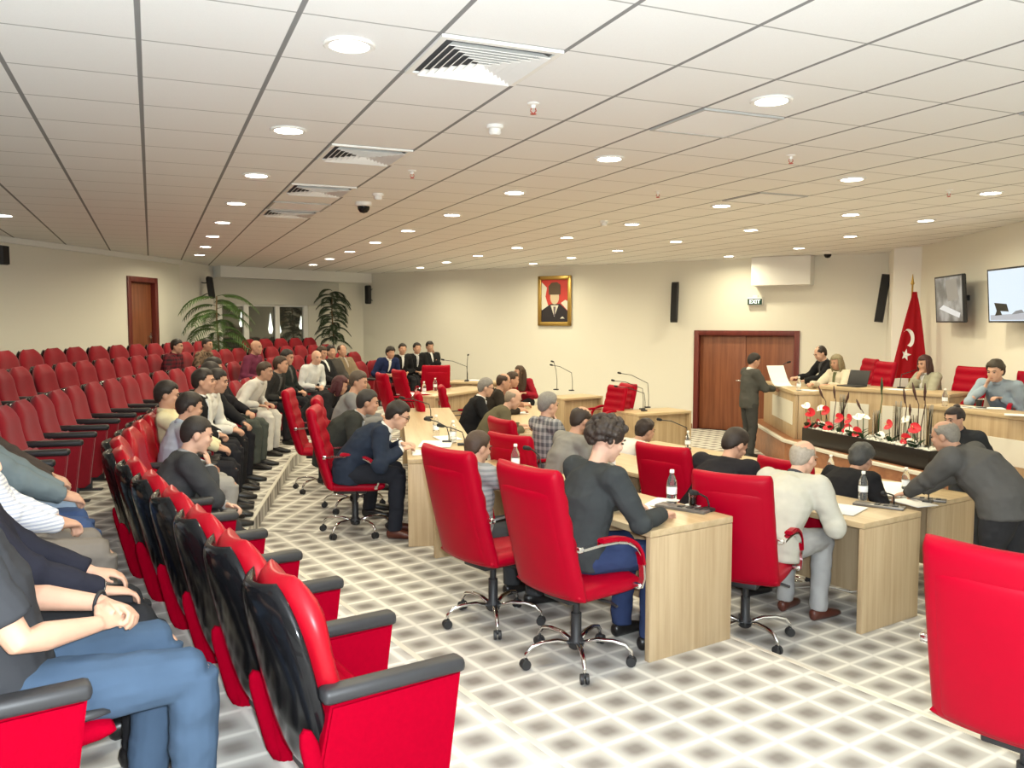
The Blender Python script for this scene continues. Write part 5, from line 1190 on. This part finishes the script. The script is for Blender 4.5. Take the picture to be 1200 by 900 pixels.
rownames = [(ROW1, ZA, 'front row', 'vinyl', 'front row seats'), (ROW2, ZB, 'second row', M_velvet, 'second row seats'), (ROW3, 0.75, 'third row', M_velvet, 'third row seats'),
            (ROW4, Z_BACK, 'left wall row', M_velvet, 'back row seats'), (ROW5, Z_BACK, 'row under the dark window', M_velvet, 'window row seats')]
for row, z, nm, fab, grp in rownames:
    if fab == 'vinyl': fl_ = 'vinyl'
    for k, s_ in enumerate(row):
        used = s_['used']
        if nm == 'front row' and k > 9 and False: continue
        f = 'vinyl' if (row is ROW2 and k <= 3) or (row is ROW1 and k <= 10) else M_velvet
        o = seat_proto(f, not used, k in (0,) and False or k == len(row) - 1)
        q_ = s_['p'] - fdir(s_['th']) * (0.10 if row is ROW2 and k <= 5 else 0.0); o.location = (q_.x, q_.y, z); o.rotation_euler = (0, 0, facing_rz(s_['th']))
        desc = 'bright red auditorium seat' if f == 'vinyl' else 'dark red auditorium seat'
        tag(o, '%s %s, %s from the camera in the %s' % ('occupied' if used else 'empty', desc, ordinal(k), nm), 'seat', grp)

# ------------------------------------------------------------------ councillors at the desks, each on a red swivel chair
def council(label, chair_label, floor, th, head, Y=None, cth=None, back=0.02, group='red office chairs at the desks', **k):
    cxy = k.pop('cxy', None); o = person(label, floor, th, head=head, Y=Y, seat=k.pop('sh', 0.50), **k)
    if chair_label:
        p = Vector((*cxy, 0)) if cxy else o.location - fdir(th) * back
        exec_chair(p.x, p.y, floor, th if cth is None else cth, chair_label, group)
    return o
council('curly-haired man in charcoal sweater and jeans writing at the near desk', 'red swivel chair of the curly-haired man, whole base in view', Z2, 60, (712, 515), Y=4.8, cxy=(0.36, 4.63), cth=52, top='sweater', topcol=(0.040, 0.044, 0.046), hair='curly', haircol=(0.030, 0.020, 0.015), lean=20, hp=18, hy=12, arms=('desk', 'desk'), legcol=(0.030, 0.045, 0.11), skin='p', build=1.08)
council('brown-haired man in grey striped shirt hidden behind his red chair back', 'red swivel chair left of the curly-haired man, seen from behind', Z2, 55, (561, 525), Y=5.55, cxy=(-0.12, 5.26), cth=50, sc=0.86, sh=0.42, side=-6, top='shirt', topmat=cloth_pattern('cloth_grey_stripe', 'stripe', (0.30, 0.30, 0.30), (0.20, 0.21, 0.22), 30), topcol=MGREY, hair='short', haircol=(0.055, 0.032, 0.02), lean=6, hp=14, arms=('desk', 'desk'), legcol=DGREY)
council('man in navy suit and glasses reading at the middle desk', 'red swivel chair of the man in the navy suit, seen from its side', Z2, 84, (467, 487), Y=7.45, cth=84, cxy=(-1.42, 7.55), topcol=NAVY, shirt=WHT, lean=26, hp=24, arms=('desk', 'desk'), glasses=True, hair='short', legcol=(0.02, 0.022, 0.03), shoecol=(0.09, 0.025, 0.015), skin='p')
council('man in dark grey suit just behind the navy-suited man', 'red swivel chair of the man in dark grey, behind the navy suit', Z2, 84, (432, 472), Y=8.3, cth=80, cxy=(-1.62, 8.55), topcol=(0.035, 0.037, 0.034), shirt=(0.4, 0.4, 0.4), lean=16, hp=8, arms=('desk', 'desk'), haircol=(0.03, 0.026, 0.024))
council('man in light grey jacket with back of brown head to camera, middle desk', 'red swivel chair of the man in light grey', Z2, 80, (421, 447), Y=9.6, back=0.24, cth=84, topcol=(0.20, 0.20, 0.20), lean=18, hp=10, hy=20, arms=('desk', 'desk'), haircol=(0.075, 0.055, 0.04))
council('person with dark red hair in black, beyond the light grey jacket', None, Z2, 88, (399, 452), Y=10.9, topcol=BLK, lean=26, hp=20, arms=('desk', 'desk'), hair='bob', haircol=(0.055, 0.008, 0.012), female=True)
council('bald man in cream jacket writing at the right-hand desk', 'red swivel chair of the man in the cream jacket, seen from behind', Z1, 50, (942, 537), Y=5.85, cth=32, back=0.28, topcol=(0.48, 0.47, 0.41), shirt=(0.05, 0.05, 0.06), lean=24, hp=16, hy=6, arms=('desk', 'desk'), hair='fringe', haircol=(0.33, 0.29, 0.24), legcol=(0.36, 0.36, 0.36), shoecol=(0.10, 0.03, 0.02), skin='p', build=1.12)
council('man in black jacket bowed over the desk, left of the cream jacket', None, Z1, 50, (862, 522), Y=6.35, topcol=(0.017, 0.019, 0.022), lean=30, hp=34, hy=16, arms=('desk', 'desk'), hair='short', haircol=DBROWN, build=1.25)
council('balding man in light grey jacket leaning on the desk behind the curly-haired man', 'red swivel chair back behind the balding man in light grey', Z1, 62, (682, 492), Y=7.4, cth=45, back=0.2, topcol=(0.22, 0.215, 0.20), lean=20, hp=20, arms=('desk', 'desk'), hair='balding', haircol=(0.03, 0.02, 0.015))
council('grey-haired man in plaid shirt resting chin on hand at the middle desk', 'red swivel chair back behind the man in the plaid shirt', Z1, 60, (643, 473), Y=8.35, cth=62, back=0.2, top='shirt', topmat=cloth_pattern('cloth_grey_plaid', 'plaid', (0.10, 0.105, 0.12), (0.34, 0.34, 0.35), 14), topcol=MGREY, lean=20, hp=10, arms=('desk', 'chin'), hair='short', haircol=GREYHAIR, skin='p')
council('balding man in olive jacket bending over papers', None, Z1, 84, (602, 468), Y=10.25, topcol=(0.115, 0.10, 0.062), lean=24, hp=22, arms=('desk', 'desk'), hair='fringe', haircol=(0.25, 0.2, 0.15), skin='p')
council('grey-haired man in black suit and glasses at the far middle desk', 'tall red swivel chair behind the grey-haired man in black', Z1, 84, (570, 455), Y=11.2, cth=82, back=0.3, topcol=BLK, shirt=WHT, lean=16, hp=12, glasses=True, arms=('desk', 'desk'), hair='short', haircol=GREYHAIR, skin='p')
council('dark-haired man in black beyond the olive jacket', None, Z1, 86, (591, 448), Y=12.3, topcol=(0.03, 0.025, 0.02), lean=16, hp=10, arms=('desk', 'desk'), hair='balding', haircol=BROWN)
council('man in brown top with face in profile next to the woman in red', None, Z1, 88, (601, 446), Y=13.1, top='shirt', topcol=(0.25, 0.13, 0.09), lean=18, hp=8, arms=('desk', 'desk'), haircol=BROWN)
council('woman in red top with long brown hair at the far desk', None, Z1, 200, (608, 437), Y=15.4, top='blouse', topcol=(0.30, 0.015, 0.03), lean=6, hy=40, arms=('desk', 'lap'), hair='long', haircol=(0.06, 0.035, 0.02), female=True)
council('woman in white top with short black hair at the desk before the double door', 'red swivel chair of the woman in white', 0.0, 66, (757, 506), Y=8.85, back=0.3, top='blouse', topcol=(0.64, 0.60, 0.57), lean=20, hp=10, arms=('desk', 'desk'), hair='full', haircol=(0.022, 0.012, 0.010), female=True)
council('grey-haired person in black seen from behind near the flower trough', 'red swivel chair of the grey-haired person in black', 0.0, 55, (1010, 546), Y=7.05, back=0.22, topcol=(0.016, 0.017, 0.018), lean=26, hp=20, arms=('desk', 'desk'), hair='full', haircol=(0.055, 0.056, 0.055))
# empty chairs
def chair_px(px, py, ztop, floor, th, label, Y=None):
    p = at_z(px, py, ztop) if Y is None else at_y(px, py, Y); q = p + fdir(th) * 0.38
    exec_chair(q.x, q.y, floor, th, label, 'red office chairs at the desks')
chair_px(1170, 650, 1.47, Z2, 48, 'big red swivel chair cut by the right edge, seen from behind', Y=2.75)
chair_px(773, 541, Z1 + 1.17, Z1, 48, 'empty red chair back between the curly-haired man and the man in black', Y=6.3)
exec_chair(-1.62, 12.7, Z2, 66, 'red swivel chair side-on before the group at the far wall, left one of the pair', 'red office chairs at the desks')
exec_chair(-1.50, 13.6, Z2, 62, 'red swivel chair side-on before the group at the far wall, right one of the pair', 'red office chairs at the desks')
exec_chair(-1.42, 15.2, Z2, -14, 'broad red chair back seen square-on before the group at the far wall', 'red office chairs at the desks')
exec_chair(*at_y(716, 470, 14.4).xy, 0, 245, 'red swivel chair turned sideways under the column speaker, right one of the pair', 'red office chairs at the desks')
exec_chair(*at_y(704, 475, 13.9).xy, 0, 240, 'red swivel chair turned sideways under the column speaker, left one of the pair', 'red office chairs at the desks')
exec_chair(*at_y(546, 470, 12.4).xy, Z1, 82, 'empty red chair beyond the grey-haired man in black', 'red office chairs at the desks')
exec_chair(-1.42, 9.55, Z2, 78, 'empty red chair behind the man in light grey, at the middle desk', 'red office chairs at the desks') if False else None
# ------------------------------------------------------------------ standing people
person('man in grey suit standing by the double door, reading at the bench', 0.0, 78, head=(884, 425), Y=13.7, sit=False, topcol=(0.075, 0.075, 0.068), shirt=WHT, lean=2, hp=22, arms=({'w': (-0.10, 0.40, 1.12), 'd': (0.3, 1, 0)}, {'w': (0.08, 0.40, 1.12), 'd': (-0.3, 1, 0)}), legcol=(0.05, 0.05, 0.048), sc=1.0)
person('grey-haired man in grey suit bending over the desk, back to the camera', 0.0, -40, head=(1106, 512), Y=6.45, sit=False, topcol=(0.098, 0.096, 0.094), shirt=(0.05, 0.05, 0.05), lean=48, hunch=0.9, hp=14, hy=-5, arms=({'w': (-0.06, 0.74, 0.82), 'd': (-0.3, 1, -0.2)}, {'w': (0.20, 0.72, 0.82), 'd': (0, 1, -0.2)}), hair='balding', haircol=(0.22, 0.20, 0.17), sc=0.96, legcol=(0.03, 0.03, 0.032), knees=((0.10, -0.02, 0.50), (-0.10, 0.06, 0.50)), ankles=((0.11, -0.16, 0.085), (-0.11, -0.02, 0.085)), build=1.3, skin='m')
person('young person in dark top with black hair listening behind the bending man', 0.0, -120, head=(1118, 492), Y=7.55, sit=False, top='shirt', topcol=(0.03, 0.032, 0.035), lean=26, hp=8, hy=8, arms=('side', 'side'), hair='bun', haircol=(0.022, 0.014, 0.014), legcol=DGREY, sc=0.88)
# ------------------------------------------------------------------ at the raised bench
def dais_chair(px, py, Y, th, label): p = at_y(px, py, Y); exec_chair(p.x, p.y, ZD, th, label, 'red chairs on the raised bench')
person('balding man in black suit reaching for papers on the left of the raised bench', ZD, -96, head=(961, 414), Y=13.9, seat=0.52, topcol=BLK, shirt=(0.1, 0.1, 0.1), lean=16, hp=26, arms=({'w': (-0.10, 0.52, 0.80)}, {'w': (0.16, 0.52, 0.84)}), hair='receding', haircol=DBROWN, skin='p')
person('blonde woman in cream jacket and green scarf at the raised bench', ZD, -118, head=(980, 425), Y=13.15, seat=0.40, sc=0.98, topcol=(0.60, 0.54, 0.42), shirt=(0.12, 0.13, 0.07), lean=8, hp=14, arms=('desk', 'desk'), hair='shoulder', haircol=(0.23, 0.19, 0.11), female=True)
person('brown-haired woman in pale green blazer with hand at her mouth, by the flag', ZD, -105, head=(1083, 426), Y=11.9, seat=0.44, sc=0.98, topcol=(0.34, 0.33, 0.25), shirt=WHT, lean=10, hp=10, hy=-5, arms=('desk', 'chin'), hair='shoulder', haircol=(0.05, 0.02, 0.018), female=True)
person('man in light blue shirt covering his face with a hand, right of the empty chair', ZD, -125, head=(1166, 436), Y=10.4, seat=0.46, top='shirt', topcol=(0.30, 0.37, 0.44), lean=12, hp=12, arms=({'w': (-0.05, 0.30, 0.82), 'd': (0, 1, -0.1)}, 'cheek'), hair='full', haircol=(0.05, 0.04, 0.028), skin='p', sc=1.06, build=1.12)
dais_chair(996, 440, 14.0, -92, 'red padded chair, left one of the pair beside the blonde woman')
dais_chair(1014, 447, 12.9, -98, 'red padded chair, right one of the pair beside the blonde woman')
dais_chair(1118, 442, 11.35, -112, 'empty red padded chair between the woman by the flag and the man in blue')
dais_chair(1217, 460, 10.0, -145, 'red padded chair at the right edge, behind the man in blue')

# ------------------------------------------------------------------ things on the desks
def bottle_proto():
    t = empty('water_bottle')
    bm = BM(); lathe(bm, [(0.0, 0.0), (0.030, 0.0), (0.032, 0.01), (0.032, 0.05), (0.030, 0.055), (0.032, 0.06), (0.032, 0.13), (0.030, 0.145), (0.020, 0.175), (0.0125, 0.188), (0.0125, 0.20), (0, 0.20)], 18); new_obj('bottle', bm, M_water, t, 60)
    bm = BM(); lathe(bm, [(0.0328, 0.064), (0.0332, 0.066), (0.0332, 0.108), (0.0328, 0.11)], 18); new_obj('label_band', bm, M_label, t, 60)
    bm = BM(); lathe(bm, [(0, 0.198), (0.0145, 0.198), (0.0145, 0.216), (0.012, 0.218), (0, 0.218)], 14); new_obj('cap', bm, M_white, t, 60)
    return t
BP = []
def put_bottle(px, py, z, where):
    o = bottle_proto() if not BP else copy_tree(BP[0]); BP.append(o); o.location = at_z(px, py, z); tag(o, 'clear plastic water bottle ' + where, 'bottle', 'water bottles')
d1, d2, d3 = Z2 + 0.75, Z1 + 0.75, 0.75
put_bottle(787, 590, d1, 'on the near desk beside the tea glass'); put_bottle(604, 553, d1, 'on the desk below the plaid shirted man'); put_bottle(511, 511, d1, 'beside the navy-suited man\'s papers'); put_bottle(531, 519, d1, 'on the navy-suited man\'s desk, right of the mic')
put_bottle(1011, 586, d2, 'standing upright on the cream jacketed man\'s desk'); put_bottle(973, 560, d3, 'just left of the grey-haired person in black'); put_bottle(1061, 577, d3, 'by the bending man\'s hand'); put_bottle(806, 527, d3, 'on the desk right of the woman in white')
put_bottle(750, 522, d3, 'in front of the woman in white'); put_bottle(497, 463, d1, 'on the far left desk, left one of two'); put_bottle(510, 458, d1, 'on the far left desk, right one of two'); put_bottle(717, 553, d2, 'beside the head of the curly-haired man')
put_bottle(1114, 472, ZD + 0.82, 'on the raised bench before the empty chair') if False else put_bottle(1107, 476, ZD + 0.72, 'on the raised bench left of the man in blue'); put_bottle(936, 458, ZD + 0.72, 'on the left wing of the raised bench')
def mic(px, py, z, th, where, lean=0.16, h=0.30):
    p = at_z(px, py, z); t = empty('desk_microphone', p, facing_rz(th))
    bm = BM(); box(bm, (0, 0.03, 0.011), (0.07, 0.09, 0.022), 0, 0.007); new_obj('base', bm, M_blackpl, t, 40)
    bm = BM(); tube(bm, [(0, 0.05, 0.025), (0, 0.05, h * 0.35), (0, 0.03, h * 0.7), (0, -lean * 0.6, h * 0.95), (0, -lean, h)], 0.0055, 8); new_obj('gooseneck', bm, M_blackpl, t, 60)
    bm = BM(); loft(bm, [((0, -lean, h), 0.011, 0.011), ((0, -lean - 0.02, h + 0.006), 0.017, 0.017), ((0, -lean - 0.06, h + 0.015), 0.016, 0.016)], n=12); new_obj('mic_head', bm, M_black, t, 60)
    tag(t, 'black gooseneck microphone ' + where, 'microphone', 'desk microphones')
mic(824, 600, d1, 55, 'at the end of the near desk', 0.05, 0.12); mic(628, 556, d1, 55, 'on the desk in front of the plaid shirt', 0.05, 0.20); mic(800, 592, d1, 50, 'beside the tea glass, bending over the black jacket', 0.05, 0.30) if False else None
mic(1045, 596, d2, 40, 'arched beside the bottle on the cream jacketed man\'s desk', 0.16, 0.13); mic(1086, 590, d3, 40, 'by the bending man\'s papers', 0.10, 0.22); mic(520, 519, d1, 84, 'beside the navy-suited man\'s bottle', 0.12, 0.22)
mic(538, 522, d1, 84, 'curved over the near end of the navy-suited man\'s desk', 0.14, 0.18); mic(500, 490, d1, 84, 'leaning towards the face of the navy-suited man', 0.26, 0.24)
mic(802, 527, d3, 60, 'slanting towards the woman in white', 0.34, 0.36); mic(735, 528, d3, 60, 'between the curly hair and the woman in white', 0.05, 0.30) if False else None
mic(548, 446, d1, 190, 'tall one on the far wall desk, right', 0.02, 0.50); mic(545, 447, d1, 84, 'slanting one on the far wall desk, left', 0.40, 0.42)
mic(650, 457, d2, 120, 'upright one on the short desk by the far wall', 0.02, 0.55); mic(668, 458, d2, 70, 'slanting one on the short desk by the far wall', 0.36, 0.5)
mic(751, 480, d3, 60, 'upper slanting one on the desk under the speaker', 0.55, 0.50); mic(753, 482, d3, 62, 'middle slanting one on the desk under the speaker', 0.5, 0.42); mic(757, 478, d3, 66, 'right slanting one on the desk under the speaker', 0.5, 0.6)
mic(915, 448, ZD + 0.72, -95, 'on the left wing of the raised bench', 0.1, 0.34); mic(1058, 455, ZD + 0.82, -110, 'reaching towards the woman by the flag', 0.45, 0.28)
def paper(px, py, z, w, l, rz, where, k=0, fold=0.0):
    p = at_z(px, py, z); t = empty('paper_sheets', p, R(rz)); bm = BM()
    n = 6; A_, B_ = [], []
    for i in range(n + 1):
        q = i / n; zz = 0.004 + fold * max(0, q - 0.3) ** 1.6; A_.append([bm.verts.new((x, (q - 0.5) * l, zz + 0.006)) for x in (-w / 2, w / 2)]); B_.append([bm.verts.new((x, (q - 0.5) * l, zz)) for x in (-w / 2, w / 2)])
    for i in range(n):
        bm.faces.new((A_[i][0], A_[i][1], A_[i + 1][1], A_[i + 1][0])); bm.faces.new((B_[i][0], B_[i + 1][0], B_[i + 1][1], B_[i][1]))
        for j in (0, 1): bm.faces.new((A_[i][j], A_[i + 1][j], B_[i + 1][j], B_[i][j]))
    bm.faces.new((A_[0][0], B_[0][0], B_[0][1], A_[0][1])); bm.faces.new((A_[n][0], A_[n][1], B_[n][1], B_[n][0]))
    new_obj('sheets', bm, M_paper, t); tag(t, 'white papers ' + where, 'papers', 'papers on the desks')
paper(752, 600, d1, 0.21, 0.30, 20, 'under the arm of the curly-haired man'); paper(776, 590, d1, 0.15, 0.24, -30, 'behind the bottle on the near desk')
paper(511, 521, d1, 0.30, 0.42, 0, 'spread in front of the navy-suited man'); paper(524, 514, d1, 0.22, 0.32, 20, 'beyond the navy-suited man\'s hands'); paper(497, 531, d1, 0.21, 0.30, 8, 'at the near end of the navy-suited man\'s desk')
paper(990, 598, d2, 0.22, 0.31, -40, 'under the hand of the man in cream'); paper(1048, 578, d3, 0.30, 0.36, -30, 'lifted by the bending man', 0, 0.10); paper(1070, 590, d3, 0.21, 0.3, 20, 'beside the bending man\'s microphone')
paper(789, 527, d3, 0.24, 0.36, -20, 'in front of the woman in white'); paper(768, 532, d3, 0.2, 0.28, 10, 'left of the hands of the woman in white')
paper(484, 462, d1, 0.4, 0.4, -20, 'on the far left desk'); paper(612, 474, d2, 0.26, 0.5, 0, 'in front of the man in olive'); paper(607, 484, d2, 0.26, 0.36, 10, 'near end of the olive jacketed man\'s desk'); paper(560, 446, d1, 0.5, 0.3, 0, 'on the desk along the far wall')
paper(915, 452, ZD + 0.72, 0.30, 0.42, 10, 'standing curled on the left wing of the raised bench', 0, 0.55); paper(948, 458, ZD + 0.72, 0.21, 0.3, 40, 'beside the bottle on the left wing'); paper(1052, 457, ZD + 0.82, 0.21, 0.3, 30, 'in front of the woman by the flag')
paper(1140, 478, ZD + 0.72, 0.21, 0.30, 60, 'left sheet in front of the man in blue'); paper(1160, 479, ZD + 0.72, 0.21, 0.30, 70, 'right sheet in front of the man in blue'); paper(1192, 487, ZD + 0.72, 0.2, 0.25, 60, 'at the right edge of the raised bench')
# tea glass, delegate console, laptop, phone, handbag-like dark screen
t = empty('tea_glass', at_z(812, 594, d1)); bm = BM(); lathe(bm, [(0, 0), (0.026, 0), (0.027, 0.03), (0.024, 0.05), (0.030, 0.085), (0.0285, 0.085), (0.0225, 0.05), (0.0245, 0.03), (0.0235, 0.004), (0, 0.004)], 18); new_obj('glass', bm, M_glass, t, 60)
bm = BM(); lathe(bm, [(0, 0.005), (0.0228, 0.005), (0.0238, 0.03), (0.0218, 0.05), (0.024, 0.06), (0, 0.06)], 18); new_obj('tea', bm, M_tea, t, 60)
bm = BM(); lathe(bm, [(0, -0.002), (0.03, -0.002), (0.05, 0.006), (0.05, 0.008), (0.03, 0.001), (0, 0.001)], 20); new_obj('saucer', bm, M_white, t, 60); t.location.z += 0.003
tag(t, 'small glass of dark tea on the near desk', 'glass')
def console(px, py, z, rz, where):
    t = empty('microphone_console', at_z(px, py, z), R(rz)); bm = BM(); box(bm, (0, 0, 0.009), (0.10, 0.34, 0.018), 0, 0.004); new_obj('plate', bm, mat('console_grey', (0.16, 0.15, 0.14), 0.35, 0.4), t, 30)
    bm = BM()
    for y in (-0.11, -0.05, 0.01): box(bm, (0, y, 0.02), (0.05, 0.035, 0.008), 0, 0.002)
    new_obj('buttons', bm, M_blackpl, t); tag(t, 'flat grey microphone console ' + where, 'console', 'desk consoles')
console(800, 597, d1, 50, 'at the end of the near desk'); console(1030, 594, d2, 55, 'on the desk of the man in cream')
console(1096 - 14, 586, d3, 60, 'by the bending man')
def laptop(px, py, z, th, label):
    t = empty('laptop', at_z(px, py, z), facing_rz(th)); bm = BM(); box(bm, (0, 0, 0.01), (0.34, 0.23, 0.018), 0, 0.004); new_obj('keyboard_base', bm, M_blackpl, t, 30)
    bm = BM(); box(bm, (0, 0, 0.115), (0.34, 0.012, 0.23), 0, 0.004, Matrix.Translation((0, 0.115, 0.012)) @ Matrix.Rotation(R(-18), 4, 'X')); new_obj('lid', bm, M_blackpl, t, 30); tag(t, label, 'laptop')
laptop(998, 453, ZD + 0.82, -120 + 180, 'open black laptop in front of the blonde woman on the raised bench')
t = empty('mobile_phone', at_z(1133, 478, ZD + 0.72), R(30)); bm = BM(); box(bm, (0, 0, 0.006), (0.07, 0.14, 0.012), 0, 0.004); new_obj('phone_body', bm, M_blackpl, t, 30); tag(t, 'dark phone lying beside the papers of the man in blue', 'phone')
t = empty('coffee_cup', at_z(1147, 476, ZD + 0.72)); bm = BM(); lathe(bm, [(0, 0), (0.03, 0), (0.042, 0.075), (0.040, 0.075), (0.028, 0.004), (0, 0.004)], 18); new_obj('cup', bm, M_blackpl, t, 60); tag(t, 'dark cup on the bench between the papers of the man in blue', 'cup')
# thin cable on the floor under the cream jacketed man's desk
cab = [nu(5.45, 3.45, Z1 + 0.28), nu(5.43, 3.55, Z1 + 0.16), nu(5.41, 3.7, Z1 + 0.10), nu(5.38, 3.9, Z1 + 0.10), nu(5.36, 4.15, Z1 + 0.02)]
bm = BM(); tube(bm, [tuple(c) for c in cab], 0.004, 6); o = new_obj('power_cable', bm, M_white, None, 60); tag(o, 'thin white cable hanging under the desk of the man in cream', 'cable')

bake_all()
bpy.context.view_layer.update()
import os
if os.environ.get('SCENE_DEBUG'):
    for l, h, p, y, b in PEOPLE: print('HEAD %-60s want %s got (%.0f,%.0f) Y=%.1f base=(%.2f,%.2f) n=%.2f u=%.2f' % (l[:60], h, p[0], p[1], y, b.x, b.y, b.x * .835 + b.y * .55, -b.x * .55 + b.y * .835))
